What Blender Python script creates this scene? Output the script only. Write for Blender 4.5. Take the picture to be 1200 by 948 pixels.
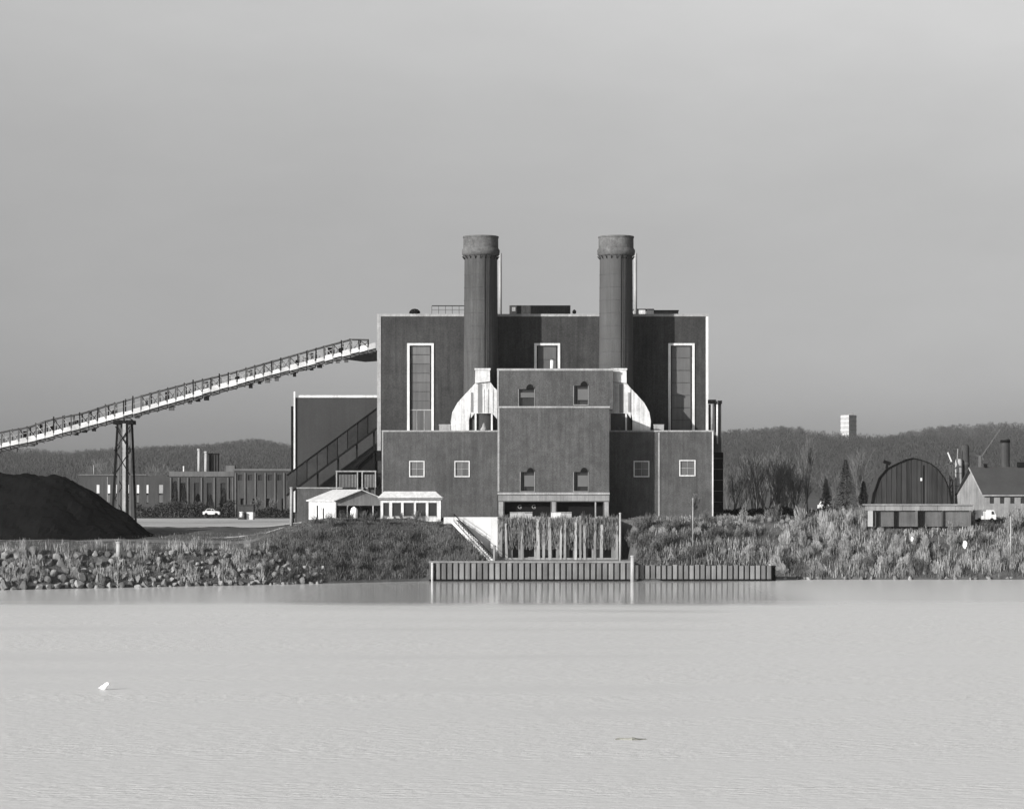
import bpy, math, random
import numpy as np
R = math.radians
rnd = random.Random(7)
sc = bpy.context.scene
for o in list(bpy.data.objects):
    bpy.data.objects.remove(o, do_unlink=True)
C = sc.collection

# ------------------------------------------------------------------ camera
F = 2857.0            # focal length in photo pixels (1200 wide)
EYE = 13.0            # camera height above the river
HZ = 580.0            # row of the eye level in the photo
cam_d = bpy.data.cameras.new('camera')
cam = bpy.data.objects.new('camera', cam_d); C.objects.link(cam)
cam.location = (0, 0, EYE); cam.rotation_euler = (R(90), 0, 0)
cam_d.sensor_width = 36.0; cam_d.lens = 36.0 * F / 1200.0
cam_d.shift_y = (HZ - 474.0) / 1200.0
cam_d.clip_start = 1.0; cam_d.clip_end = 12000
sc.camera = cam
# ------------------------------------------------------------------ light
SUN_EL, SUN_AZ = 16.0, 45.0      # azimuth: to the left of straight behind the camera
wd = bpy.data.worlds.new('World'); sc.world = wd; wd.use_nodes = True
nt = wd.node_tree; nt.nodes.clear()
def WN(t, **k):
    n = nt.nodes.new(t)
    for a, b in k.items(): setattr(n, a, b)
    return n
sky = WN('ShaderNodeTexSky', sky_type='NISHITA', sun_disc=False)
sky.sun_elevation = R(SUN_EL); sky.sun_rotation = R(180 + SUN_AZ)
sky.altitude = 0; sky.air_density = 1.0; sky.dust_density = 2.0; sky.ozone_density = 1.0
bw = WN('ShaderNodeRGBToBW'); nt.links.new(sky.outputs[0], bw.inputs[0])
tc = WN('ShaderNodeTexCoord'); sx = WN('ShaderNodeSeparateXYZ'); nt.links.new(tc.outputs['Generated'], sx.inputs[0])
rp = WN('ShaderNodeValToRGB'); nt.links.new(sx.outputs[2], rp.inputs[0])
cr = rp.color_ramp; cr.interpolation = 'B_SPLINE'
SKY = [(0.0, 2.08), (0.03, 1.99), (0.07, 1.77), (0.115, 1.79), (0.16, 2.25), (0.20, 3.0), (0.26, 3.4), (1.0, 3.4)]
while len(cr.elements) < len(SKY): cr.elements.new(0.5)
for e, (p, v) in zip(cr.elements, SKY): e.position = p; e.color = (v/4, v/4, v/4, 1)
mul = WN('ShaderNodeMath', operation='MULTIPLY'); nt.links.new(bw.outputs[0], mul.inputs[0]); nt.links.new(rp.outputs[0], mul.inputs[1])
mp = WN('ShaderNodeMapping'); mp.inputs['Scale'].default_value = (3.2, 3.2, 9.0); nt.links.new(tc.outputs['Generated'], mp.inputs[0])
nz = WN('ShaderNodeTexNoise'); nz.inputs['Scale'].default_value = 1.6; nz.inputs['Detail'].default_value = 7; nz.inputs['Roughness'].default_value = 0.62
nt.links.new(mp.outputs[0], nz.inputs[0])
mr = WN('ShaderNodeMapRange'); mr.inputs[1].default_value = 0.3; mr.inputs[2].default_value = 0.7; mr.inputs[3].default_value = 0.95; mr.inputs[4].default_value = 1.05
nt.links.new(nz.outputs[0], mr.inputs[0])
mul2 = WN('ShaderNodeMath', operation='MULTIPLY'); nt.links.new(mul.outputs[0], mul2.inputs[0]); nt.links.new(mr.outputs[0], mul2.inputs[1])
bg = WN('ShaderNodeBackground'); nt.links.new(mul2.outputs[0], bg.inputs[0]); bg.inputs[1].default_value = 0.15
wo = WN('ShaderNodeOutputWorld'); nt.links.new(bg.outputs[0], wo.inputs[0])
sd = bpy.data.lights.new('sun', 'SUN'); sun = bpy.data.objects.new('sun', sd); C.objects.link(sun)
sd.energy = 5.0; sd.angle = R(0.5); sd.color = (1.0, 0.985, 0.965)
sun.rotation_euler = (R(90 - SUN_EL), 0, R(-SUN_AZ)); sun.location = (-200, -200, 200)
sc.view_settings.view_transform = 'Standard'; sc.view_settings.look = 'None'
sc.view_settings.exposure = 0.70; sc.view_settings.gamma = 1.0; sc.view_settings.use_curve_mapping = False
sc.cycles.use_denoising = True; sc.cycles.max_bounces = 6; sc.cycles.volume_bounces = 1; sc.cycles.transparent_max_bounces = 8
try: sc.cycles.volume_step_rate = 4
except Exception: pass

# ------------------------------------------------------------------ helpers
def X(px, Y): return (px - 600.0) * Y / F
def Z(py, Y): return EYE - (py - HZ) * Y / F
def lerp(a, b, t): return a + (b - a) * t
def interp(tab, v):
    return float(np.interp(v, [p[0] for p in tab], [p[1] for p in tab]))

MATS = {}
def mat(name, v, rough=0.8, var=0.15, scale=0.6, stretch=(1, 1, 1), bump=0.0, bscale=8.0, spec=0.08,
        fine=0.0, island=0.0, streak=0.0, objrand=0.0, metallic=0.0, blotch=0.0, trans=0.0, tint=(1, 1, 1)):
    """grey surface: value v, broad noise, fine grain, vertical streaks, per-piece variation"""
    m = bpy.data.materials.new(name); m.use_nodes = True; MATS[name] = m
    n = m.node_tree; n.nodes.clear(); L = n.links.new
    def N(t, **k):
        q = n.nodes.new(t)
        for a, b in k.items(): setattr(q, a, b)
        return q
    out = N('ShaderNodeOutputMaterial'); b = N('ShaderNodeBsdfPrincipled'); L(b.outputs[0], out.inputs[0])
    b.inputs['Roughness'].default_value = rough; b.inputs['Metallic'].default_value = metallic
    b.inputs['Specular IOR Level'].default_value = spec
    geo = N('ShaderNodeNewGeometry')
    acc = N('ShaderNodeValue'); acc.outputs[0].default_value = v; cur = acc.outputs[0]
    def noise_mul(sc_, st, det, amt, cur, rough_=0.6):
        mp = N('ShaderNodeMapping'); mp.inputs['Scale'].default_value = st; L(geo.outputs['Position'], mp.inputs[0])
        t = N('ShaderNodeTexNoise'); t.inputs['Scale'].default_value = sc_; t.inputs['Detail'].default_value = det; t.inputs['Roughness'].default_value = rough_
        L(mp.outputs[0], t.inputs[0])
        r = N('ShaderNodeMapRange'); r.inputs[1].default_value = 0.28; r.inputs[2].default_value = 0.72
        r.inputs[3].default_value = 1 - amt; r.inputs[4].default_value = 1 + amt; L(t.outputs[0], r.inputs[0])
        k = N('ShaderNodeMath', operation='MULTIPLY'); L(cur, k.inputs[0]); L(r.outputs[0], k.inputs[1]); return k.outputs[0]
    if var: cur = noise_mul(scale * 0.35, stretch, 5, var, cur)
    if fine: cur = noise_mul(scale * 9.0, (1, 1, 1.6), 3, fine, cur, 0.75)
    if streak: cur = noise_mul(2.2, (1, 1, 0.05), 5, streak, cur, 0.7)
    if blotch: cur = noise_mul(scale * 1.6, (1, 1, 1), 8, blotch, cur, 0.8)
    if island or objrand:
        if island: src = geo.outputs['Random Per Island']
        else: oi = N('ShaderNodeObjectInfo'); src = oi.outputs['Random']
        a = island or objrand
        r = N('ShaderNodeMapRange'); r.inputs[3].default_value = 1 - a; r.inputs[4].default_value = 1 + a; L(src, r.inputs[0])
        k = N('ShaderNodeMath', operation='MULTIPLY'); L(cur, k.inputs[0]); L(r.outputs[0], k.inputs[1]); cur = k.outputs[0]
    cc = N('ShaderNodeCombineColor')
    for i in range(3):
        k = N('ShaderNodeMath', operation='MULTIPLY'); L(cur, k.inputs[0]); k.inputs[1].default_value = tint[i]; L(k.outputs[0], cc.inputs[i])
    L(cc.outputs[0], b.inputs['Base Color'])
    if trans:
        tl = N('ShaderNodeBsdfTranslucent'); L(cc.outputs[0], tl.inputs['Color'])
        mx = N('ShaderNodeMixShader'); mx.inputs[0].default_value = trans
        L(b.outputs[0], mx.inputs[1]); L(tl.outputs[0], mx.inputs[2]); L(mx.outputs[0], out.inputs[0])
    if bump:
        t = N('ShaderNodeTexNoise'); t.inputs['Scale'].default_value = bscale; t.inputs['Detail'].default_value = 5
        L(geo.outputs['Position'], t.inputs[0])
        bm = N('ShaderNodeBump'); bm.inputs['Strength'].default_value = bump; bm.inputs['Distance'].default_value = 0.05
        L(t.outputs[0], bm.inputs['Height']); L(bm.outputs[0], b.inputs['Normal'])
    return m

brick = mat('brick', 0.0543, 0.9, 0.2, 0.5, fine=0.40, blotch=0.3, streak=0.24, bump=0.3)
brick_main = mat('brick_upper', 0.0318, 0.9, 0.2, 0.4, fine=0.38, blotch=0.28, streak=0.28, bump=0.3)
brick_annex = mat('brick_annex', 0.0331, 0.9, 0.12, 0.4, fine=0.16, streak=0.10)
chim = mat('chimney_brick', 0.0471, 0.9, 0.15, 0.6, fine=0.25, streak=0.30, bump=0.3)
chim2 = mat('chimney_brick_smooth', 0.0526, 0.9, 0.10, 0.6, fine=0.12, streak=0.16, bump=0.2)
cap_m = mat('chimney_cap', 0.0780, 0.85, 0.3, 1.2, fine=0.35, blotch=0.6)
white = mat('white_paint', 0.4200, 0.6, 0.12, 1.0, streak=0.28, fine=0.2, blotch=0.15)
trim = mat('pale_stone', 0.2016, 0.7, 0.2, 1.0, streak=0.25, fine=0.3, blotch=0.25)
duct_m = mat('pale_duct_metal', 0.3780, 0.6, 0.2, 1.3, streak=0.42, fine=0.15, blotch=0.25)
duct_shade_g = mat('shadow_grey_duct_metal', 0.1377, 0.55, 0.1, 1.3, streak=0.2)  # grey of the seams, darkened further to deepen the shadow on the right duct
glass = mat('window_glass', 0.0336, 0.22, 0.25, 0.7, spec=0.5, streak=0.2)
glass_d = mat('dark_glass', 0.02, 0.15, 0.3, 0.7, spec=0.5)
panel_m = mat('bay_panel', 0.0806, 0.5, 0.12, 0.8, streak=0.2, objrand=0.22)
blind_m = mat('pale_blind', 0.085, 0.7, 0.1, 1.0)
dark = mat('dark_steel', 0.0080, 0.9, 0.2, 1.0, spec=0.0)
steel = mat('weathered_steel', 0.06, 0.6, 0.25, 1.0, streak=0.25)
deck_m = mat('conveyor_deck', 0.3931, 0.6, 0.25, 1.4, fine=0.3, objrand=0.22)
coal = mat('coal', 0.0066, 0.95, 0.25, 0.8, fine=0.35, bump=1.0, bscale=2.5, spec=0.0)
flank = mat('flank_concrete', 0.40, 0.85, 0.12, 0.8, fine=0.15, streak=0.15)
conc = mat('concrete', 0.2520, 0.85, 0.15, 0.8, fine=0.12, streak=0.12)
conc_d = mat('old_concrete', 0.15, 0.85, 0.25, 0.8, fine=0.2, streak=0.3)
pile_m = mat('sheet_pile', 0.1129, 0.8, 0.2, 1.0, streak=0.22, objrand=0.28)
timber = mat('timber', 0.1890, 0.9, 0.2, 1.0, streak=0.35, objrand=0.3)
rock_m = mat('riprap_stone', 0.13, 0.9, 0.35, 1.6, fine=0.4, bump=0.8, bscale=3.0, objrand=0.5)
blade_m = mat('dry_grass', 0.085, 0.85, 0.5, 1.4, island=0.3, blotch=0.6)
blade_d = mat('brush_grass', 0.0607, 0.85, 0.6, 1.2, island=0.35, blotch=0.6)
blade_p = mat('straw_reeds', 0.1938, 0.85, 0.5, 1.5, island=0.3, blotch=0.6)
shrub_p = mat('pale_winter_shrub', 0.1734, 0.85, 0.3, 1.5, island=0.3, blotch=0.4)
shrub_m = mat('grey_winter_shrub', 0.0765, 0.85, 0.25, 0.5, island=0.5)
bark = mat('bark', 0.09, 0.9, 0.2, 1.0, island=0.35)
twig = mat('twigs', 0.055, 0.9, 0.2, 0.3, island=0.5, trans=0.3)
conif = mat('conifer_needles', 0.0336, 0.9, 0.2, 0.5, island=0.5)
wood_m = mat('far_wood', 0.0775, 0.95, 0.18, 0.02, island=0.08, trans=0.5)
roof_d = mat('dark_roof', 0.04, 0.9, 0.15, 0.8, streak=0.1)
fac = mat('factory_wall', 0.0400, 0.9, 0.2, 0.4, fine=0.2, streak=0.25)
fac_l = mat('factory_trim', 0.0800, 0.85, 0.2, 0.6, streak=0.2)
barn_m = mat('barn_boards', 0.0279, 0.85, 0.2, 0.8, streak=0.4, objrand=0.28)
road_m = mat('gravel_lot', 0.33, 0.95, 0.15, 0.3, fine=0.2)
white_rock = mat('white_object', 0.8, 0.6, 0.05, 1.0)
gull_m = mat('gull_feathers', 0.9, 0.7, 0.04, 4.0)
bill_m = mat('gull_bill', 0.3, 0.5, 0.0)
log_m = mat('wet_driftwood', 0.15, 0.7, 0.3, 3.0, tint=(1, 1, 0.9))

def tag(o, label=None, cat=None, group=None, kind=None):
    if label: o['label'] = label
    if cat: o['category'] = cat
    if group: o['group'] = group
    if kind: o['kind'] = kind
    return o
def thing(name, loc, label, cat, group=None, rz=0.0):
    o = bpy.data.objects.new(name, None); C.objects.link(o); o.location = loc; o.rotation_euler = (0, 0, rz)
    o.empty_display_size = 0.5
    return tag(o, label, cat, group)

class MB:
    def __init__(s): s.v = []; s.f = []
    def add(s, vs, fs):
        k = len(s.v); s.v += [tuple(p) for p in vs]; s.f += [tuple(i + k for i in f) for f in fs]; return s
    def box(s, x0, x1, y0, y1, z0, z1):
        return s.add([(x0,y0,z0),(x1,y0,z0),(x1,y1,z0),(x0,y1,z0),(x0,y0,z1),(x1,y0,z1),(x1,y1,z1),(x0,y1,z1)],
                     [(0,3,2,1),(4,5,6,7),(0,1,5,4),(1,2,6,5),(2,3,7,6),(3,0,4,7)])
    def bar(s, p, q, w, h=None):
        """square bar between two points"""
        h = h or w
        p = np.array(p, float); q = np.array(q, float); d = q - p; L = np.linalg.norm(d)
        if L < 1e-6: return s
        d /= L; up = np.array((0, 0, 1.0)) if abs(d[2]) < 0.95 else np.array((0, 1.0, 0))
        a = np.cross(d, up); a /= np.linalg.norm(a); b = np.cross(a, d)
        vs = []
        for c in (p, q):
            for i, j in ((-1,-1),(1,-1),(1,1),(-1,1)): vs.append(c + a*i*w/2 + b*j*h/2)
        return s.add(vs, [(0,1,2,3),(7,6,5,4),(0,4,5,1),(1,5,6,2),(2,6,7,3),(3,7,4,0)])
    def tube(s, p, q, r0, r1, n=6):
        p = np.array(p, float); q = np.array(q, float); d = q - p; L = np.linalg.norm(d)
        if L < 1e-6: return s
        d /= L; up = np.array((0, 0, 1.0)) if abs(d[2]) < 0.95 else np.array((0, 1.0, 0))
        a = np.cross(d, up); a /= np.linalg.norm(a); b = np.cross(a, d)
        vs = []
        for c, r in ((p, r0), (q, r1)):
            for i in range(n):
                t = 2*math.pi*i/n; vs.append(c + (a*math.cos(t) + b*math.sin(t))*r)
        fs = [(i, (i+1) % n, n + (i+1) % n, n + i) for i in range(n)]
        fs += [tuple(range(n))[::-1], tuple(range(n, 2*n))]
        return s.add(vs, fs)
    def lathe(s, cx, cy, prof, n=32, a0=0.0, a1=2*math.pi):
        """prof: list of (r, z)"""
        full = abs(a1 - a0 - 2*math.pi) < 1e-6; m = n if full else n + 1; k = len(s.v); vs = []
        for r, z in prof:
            for i in range(m):
                t = a0 + (a1 - a0)*i/n; vs.append((cx + r*math.cos(t), cy + r*math.sin(t), z))
        fs = []
        for j in range(len(prof)-1):
            for i in range(n):
                a, b = j*m + i, j*m + (i+1) % m; fs.append((a, b, b+m, a+m))
        return s.add(vs, fs)
    def prism(s, pts, y0, y1):
        """polygon in x,z (list), extruded in y; pts counter-clockwise seen from -y"""
        n = len(pts); vs = [(x, y0, z) for x, z in pts] + [(x, y1, z) for x, z in pts]
        return s.add(vs, [tuple(range(n)), tuple(range(2*n-1, n-1, -1))] + [((i+1) % n, i, n+i, n+(i+1) % n) for i in range(n)])
    def wall(s, x0, x1, y0, y1, z0, z1, ops=()):
        """solid block whose front (y0) has recessed openings (xa, xb, za, zb, depth)"""
        xs = sorted({x0, x1, *[v for o in ops for v in o[:2]]}); zs = sorted({z0, z1, *[v for o in ops for v in o[2:4]]})
        for a, b in zip(xs, xs[1:]):
            for c, d in zip(zs, zs[1:]):
                mx, mz = (a+b)/2, (c+d)/2
                if any(o[0] < mx < o[1] and o[2] < mz < o[3] for o in ops): continue
                s.add([(a,y0,c),(b,y0,c),(b,y0,d),(a,y0,d)], [(0,1,2,3)])
        for xa, xb, za, zb, dp in ops:
            y2 = y0 + dp
            s.add([(xa,y0,za),(xb,y0,za),(xb,y0,zb),(xa,y0,zb),(xa,y2,za),(xb,y2,za),(xb,y2,zb),(xa,y2,zb)],
                  [(4,5,6,7),(0,4,7,3),(1,2,6,5),(0,1,5,4),(3,7,6,2)])
        s.add([(x0,y0,z0),(x1,y0,z0),(x1,y1,z0),(x0,y1,z0),(x0,y0,z1),(x1,y0,z1),(x1,y1,z1),(x0,y1,z1)],
              [(0,3,2,1),(4,5,6,7),(1,2,6,5),(2,3,7,6),(3,0,4,7)])
        return s
    def mesh(s, name, m, smooth=False, off=(0,0,0)):
        me = bpy.data.meshes.new(name)
        me.from_pydata([(x-off[0], y-off[1], z-off[2]) for x, y, z in s.v], [], s.f)
        me.materials.append(m)
        if smooth: me.polygons.foreach_set('use_smooth', [True]*len(me.polygons))
        me.update(); return me
    def build(s, name, m, parent=None, smooth=False, root=None):
        """verts given in world coordinates; root = the thing's location when nested"""
        off = (0,0,0); p = parent
        while p is not None: off = tuple(a+b for a, b in zip(off, p.location)); p = p.parent
        o = bpy.data.objects.new(name, s.mesh(name, m, smooth, off)); C.objects.link(o)
        if parent is not None: o.parent = parent
        return o
def link_copy(src, parent, loc=None):
    c = src.copy(); C.objects.link(c); c.parent = parent
    if loc is not None: c.location = loc
    return c
def copy_tree(o, parent=None):
    c = o.copy(); C.objects.link(c); c.parent = parent
    for ch in o.children: copy_tree(ch, c)
    return c

# ------------------------------------------------------------------ terrain
def shore(x):           # waterline distance as a function of world x
    return interp([(-400, 318), (-70, 334), (-31, 356), (-13, 368), (22, 368), (40, 375), (80, 375), (400, 380)], x)
PL = [(-60, -3), (-12, -2.4), (0, -0.1), (3, 2.2), (7, 5.0), (16, 5.7), (26, 6.5), (42, 7.4), (70, 7.8), (240, 8.0), (4000, 8.5)]
PR = [(-60, -3), (-12, -2.4), (0, -0.1), (2, 1.3), (8, 5.0), (14, 8.4), (18, 9.1), (40, 9.2), (240, 9.2), (4000, 9.2)]
HILL = [(-4000, 40), (-900, 46), (-560, 42), (-420, 42), (-380, 48), (-330, 52), (-240, 53), (-210, 44), (-150, 30), (0, 42), (150, 56), (260, 61), (300, 56), (340, 55), (400, 60), (520, 60), (900, 60), (4000, 60)]
def noise2(x, y):
    return (math.sin(x*0.9+1.3*math.sin(y*0.7)) + math.sin(y*1.1+1.7*math.sin(x*0.53+2)) + math.sin((x+y)*2.3)*0.4) / 2.4
def ground(x, y):
    s = y - shore(x)
    w = min(1, max(0, (x + 42) / 14.0)); w = w*w*(3-2*w)
    z = lerp(interp(PL, s), interp(PR, s), w)
    if 0 < s < 60: z += 0.16 * noise2(x*0.7, y*0.7)
    # the cut in the bank for the water intake
    if s < 60 and y < 384.5:
        cut = interp([(-10.6, 99), (-10.4, 9.3), (-4.2, 2.6), (18.0, 2.6), (19.2, 9.2), (19.3, 99)], x)
        z = min(z, cut)
    if y > 620:
        t = min(1, (y-620)/1680.0); t = t*t*(3-2*t)
        hz = interp(HILL, x*2300.0/max(y, 900))
        hh = hz - 9 + 5*math.sin(x*0.011+y*0.004) + 3*math.sin(x*0.031+1)
        if y > 2400: hh *= max(0.25, 1 - (y-2400)/3000.0)
        z += max(0, hh) * t
    return z
xs = list(np.arange(-110, 110.1, 1.0)); a = 110.0; st = 2.0
while a < 3000: a = min(3000, a+st); st *= 1.16; xs = [-a] + xs + [a]
ss = [-24, -12, -6, -3] + list(np.arange(-1, 34, 1.0)); a = 34.0; st = 1.5
while a < 4000: a = min(4000, a+st); st = min(st*1.12, 90); ss.append(a)
vs = []; fs = []
for j, s in enumerate(ss):
    for x in xs:
        fade = max(0.0, 1 - max(0, s-40)/200.0); y = (shore(x)*fade + 365*(1-fade)) + s
        vs.append((x, y, ground(x, y)))
nx = len(xs)
for j in range(len(ss)-1):
    for i in range(nx-1):
        a = j*nx+i; fs.append((a, a+1, a+nx+1, a+nx))
g = MB(); g.v = vs; g.f = fs
soil = mat('ground_soil', 0.07, 0.95, 0.3, 0.35, fine=0.25, blotch=0.35)
tag(g.build('ground', soil, smooth=True), kind='structure')

# pale gravel lot behind the coal pile, laid as a sheet draped on the ground
def drape(name, m, x0, x1, yfun0, yfun1, lift, nxs=60, nys=14):
    q = MB(); V = []
    for j in range(nys+1):
        for i in range(nxs+1):
            x = lerp(x0, x1, i/nxs); y = lerp(yfun0(x), yfun1(x), j/nys); V.append((x, y, ground(x, y)+lift))
    q.v = V; q.f = [(j*(nxs+1)+i, j*(nxs+1)+i+1, (j+1)*(nxs+1)+i+1, (j+1)*(nxs+1)+i) for j in range(nys) for i in range(nxs)]
    return tag(q.build(name, m, smooth=True), kind='structure')
drape('gravel_lot', road_m, -110, -35, lambda x: 403+1.5*math.sin(x*0.25)-0.10*(x+60), lambda x: 520, 0.06, 90, 50)
drape('dirt_track', mat('dirt_track', 0.13, 0.95, 0.2, 0.5, fine=0.2), -120, -37, lambda x: 352+0.28*(x+90), lambda x: 355+0.30*(x+90), 0.05, 80, 3)
drape('bank_path', mat('path_dirt', 0.34, 0.95, 0.2, 0.5, fine=0.2), -46, -33, lambda x: 372+1.1*(x+46), lambda x: 374+1.1*(x+46), 0.06, 30, 3)

# ------------------------------------------------------------------ water
def water_mat():
    m = bpy.data.materials.new('river_water'); m.use_nodes = True; n = m.node_tree; n.nodes.clear(); L = n.links.new
    def N(t, **k):
        q = n.nodes.new(t)
        for a, b in k.items(): setattr(q, a, b)
        return q
    out = N('ShaderNodeOutputMaterial'); b = N('ShaderNodeBsdfPrincipled'); L(b.outputs[0], out.inputs[0])
    b.inputs['IOR'].default_value = 1.33; b.inputs['Base Color'].default_value = (0.51, 0.51, 0.507, 1)
    geo = N('ShaderNodeNewGeometry')
    # wind ripples: rough almost everywhere, a calm lane under the bank
    sep = N('ShaderNodeSeparateXYZ'); L(geo.outputs['Position'], sep.inputs[0])
    mp0 = N('ShaderNodeMapping'); mp0.inputs['Scale'].default_value = (0.012, 0.09, 1); L(geo.outputs['Position'], mp0.inputs[0])
    big = N('ShaderNodeTexNoise'); big.inputs['Scale'].default_value = 1.0; big.inputs['Detail'].default_value = 6; L(mp0.outputs[0], big.inputs[0])
    off = N('ShaderNodeMath', operation='MULTIPLY_ADD'); L(big.outputs[0], off.inputs[0]); off.inputs[1].default_value = 34; L(sep.outputs[1], off.inputs[2])
    calm = N('ShaderNodeMapRange', interpolation_type='SMOOTHSTEP'); L(off.outputs[0], calm.inputs[0])
    calm.inputs[1].default_value = 286; calm.inputs[2].default_value = 318
    # patches of ripple strength on the open river
    mp1 = N('ShaderNodeMapping'); mp1.inputs['Scale'].default_value = (0.012, 0.10, 1); L(geo.outputs['Position'], mp1.inputs[0])
    pat = N('ShaderNodeTexNoise'); pat.inputs['Scale'].default_value = 1.0; pat.inputs['Detail'].default_value = 7; L(mp1.outputs[0], pat.inputs[0])
    pr = N('ShaderNodeMapRange'); L(pat.outputs[0], pr.inputs[0]); pr.inputs[1].default_value = 0.3; pr.inputs[2].default_value = 0.7; pr.inputs[3].default_value = 0.32; pr.inputs[4].default_value = 0.62
    rm = N('ShaderNodeMix'); L(calm.outputs[0], rm.inputs[0]); L(pr.outputs[0], rm.inputs[2]); rm.inputs[3].default_value = 0.075
    # more wind on the lane away from the sheltered bulkhead
    lane = N('ShaderNodeMapRange', interpolation_type='SMOOTHSTEP'); L(sep.outputs[0], lane.inputs[0]); lane.inputs[1].default_value = 28; lane.inputs[2].default_value = 42; lane.inputs[3].default_value = 0.0; lane.inputs[4].default_value = 0.17
    lane2 = N('ShaderNodeMapRange', interpolation_type='SMOOTHSTEP'); L(sep.outputs[0], lane2.inputs[0]); lane2.inputs[1].default_value = -34; lane2.inputs[2].default_value = -14; lane2.inputs[3].default_value = 0.09; lane2.inputs[4].default_value = 0.0
    lsum = N('ShaderNodeMath', operation='ADD'); L(lane.outputs[0], lsum.inputs[0]); L(lane2.outputs[0], lsum.inputs[1])
    la = N('ShaderNodeMath', operation='MULTIPLY'); L(lsum.outputs[0], la.inputs[0]); L(calm.outputs[0], la.inputs[1])
    lb = N('ShaderNodeMath', operation='ADD'); L(la.outputs[0], lb.inputs[0]); L(rm.outputs[0], lb.inputs[1])
    L(lb.outputs[0], b.inputs['Roughness'])
    mp2 = N('ShaderNodeMapping'); mp2.inputs['Scale'].default_value = (0.9, 2.2, 1); L(geo.outputs['Position'], mp2.inputs[0])
    w1 = N('ShaderNodeTexNoise'); w1.inputs['Scale'].default_value = 1.0; w1.inputs['Detail'].default_value = 6; w1.inputs['Roughness'].default_value = 0.6; L(mp2.outputs[0], w1.inputs[0])
    st = N('ShaderNodeMix'); L(calm.outputs[0], st.inputs[0]); ps_ = N('ShaderNodeMapRange'); L(pat.outputs[0], ps_.inputs[0]); ps_.inputs[1].default_value = 0.35; ps_.inputs[2].default_value = 0.65; ps_.inputs[3].default_value = 0.12; ps_.inputs[4].default_value = 0.75; L(ps_.outputs[0], st.inputs[2]); st.inputs[3].default_value = 0.05
    bm = N('ShaderNodeBump'); L(st.outputs[0], bm.inputs['Strength']); bm.inputs['Distance'].default_value = 0.25
    L(w1.outputs[0], bm.inputs['Height']); L(bm.outputs[0], b.inputs['Normal'])
    return m
w = MB(); w.add([(-3000,-300,0),(3000,-300,0),(3000,420,0),(-3000,420,0)], [(0,1,2,3)])
tag(w.build('river_water', water_mat()), kind='structure')

# ------------------------------------------------------------------ power station
Y_LOW, Y_WING, Y_UP, Y_MAIN = 394.2, 402.0, 400.7, 412.0
GZ = 8.9
ps = thing('power_station', (X(640, Y_MAIN), Y_MAIN, GZ), 'large blocky brick power station standing on the far river bank under two stacks', 'power station')
def win(px0, px1, py0, py1, Y, ops, dp=0.35):
    o = (X(px0, Y), X(px1, Y), Z(py1, Y), Z(py0, Y), dp); ops.append(o); return o
def part_box(name, m, parent, x0, x1, y0, y1, z0, z1):
    return MB().box(x0, x1, y0, y1, z0, z1).build(name, m, parent)

# main tall block with window bays
ops = []
bayL = win(480, 505.5, 405, 507, Y_MAIN, ops, 0.5); bayR = win(786, 811, 405, 507, Y_MAIN, ops, 0.5); bayC = win(629, 653.5, 405, 438, Y_MAIN, ops, 0.5)
mx0, mx1, mz1 = X(442.5, Y_MAIN), X(829.5, Y_MAIN), Z(371, Y_MAIN)
MB().wall(mx0, mx1, Y_MAIN, Y_MAIN+26, GZ, mz1, ops).build('tall_block_wall', brick_main, ps)
def coping(x0, x1, y0, y1, z, h, m=trim, name='coping', over=0.12):
    b_ = MB()
    b_.box(x0-over, x1+over, y0-over, y0+0.45, z, z+h); b_.box(x0-over, x1+over, y1-0.45, y1+over, z, z+h)
    b_.box(x0-over, x0+0.45, y0+0.45, y1-0.45, z, z+h); b_.box(x1-0.45, x1+over, y0+0.45, y1-0.45, z, z+h)
    return b_.build(name, m, ps)
coping(mx0, mx1, Y_MAIN, Y_MAIN+26, mz1, 0.42)
# pale corner strips of the tall block
part_box('corner_strip', trim, ps, mx0-0.08, mx0+0.55, Y_MAIN-0.10, Y_MAIN+0.5, Z(528, Y_MAIN), mz1-0.005)
part_box('corner_strip', white, ps, mx1-0.35, mx1+0.08, Y_MAIN-0.10, Y_MAIN+0.5, Z(505, Y_MAIN), mz1-0.005)
def bay(o, door=False, rows=7):
    x0, x1, z0, z1, dp = o
    fr = MB(); t = 0.42
    fr.box(x0-t, x0, Y_MAIN-0.22, Y_MAIN+0.3, z0, z1+t*0.9); fr.box(x1, x1+t, Y_MAIN-0.22, Y_MAIN+0.3, z0, z1+t*0.9)
    fr.box(x0, x1, Y_MAIN-0.22, Y_MAIN+0.3, z1, z1+t*0.9)
    wn = fr.build('bay_window', white, ps)
    zb = z0
    if door:
        zb = z0 + 26.5*Y_MAIN/F
        dw = (x1-x0)/3
        for k in range(3):
            part_box('door_leaf', panel_m, wn, x0+k*dw+0.10, x0+(k+1)*dw-0.10, Y_MAIN+0.28, Y_MAIN+0.36, z0+0.05, zb-0.15)
        part_box('door_head', trim, wn, x0, x1, Y_MAIN+0.16, Y_MAIN+0.30, zb-0.10, zb+0.10)
        for k in range(1, 3): part_box('mullion', trim, wn, x0+k*dw-0.06, x0+k*dw+0.06, Y_MAIN+0.20, Y_MAIN+0.27, z0, zb-0.12)
    n = rows; h = (z1-zb)/n
    for k in range(n):
        part_box('pane', panel_m, wn, x0+0.22, x1-0.22, Y_MAIN+0.30, Y_MAIN+0.38, zb+k*h+0.10, zb+(k+1)*h-0.04)
        part_box('transom', brick, wn, x0+0.02, x1-0.02, Y_MAIN+0.24, Y_MAIN+0.42, zb+(k+1)*h-0.035, zb+(k+1)*h+0.095) if k < n-1 else None
bay(bayL, True, 7); bay(bayR, False, 7); bay(bayC, False, 2)

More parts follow.
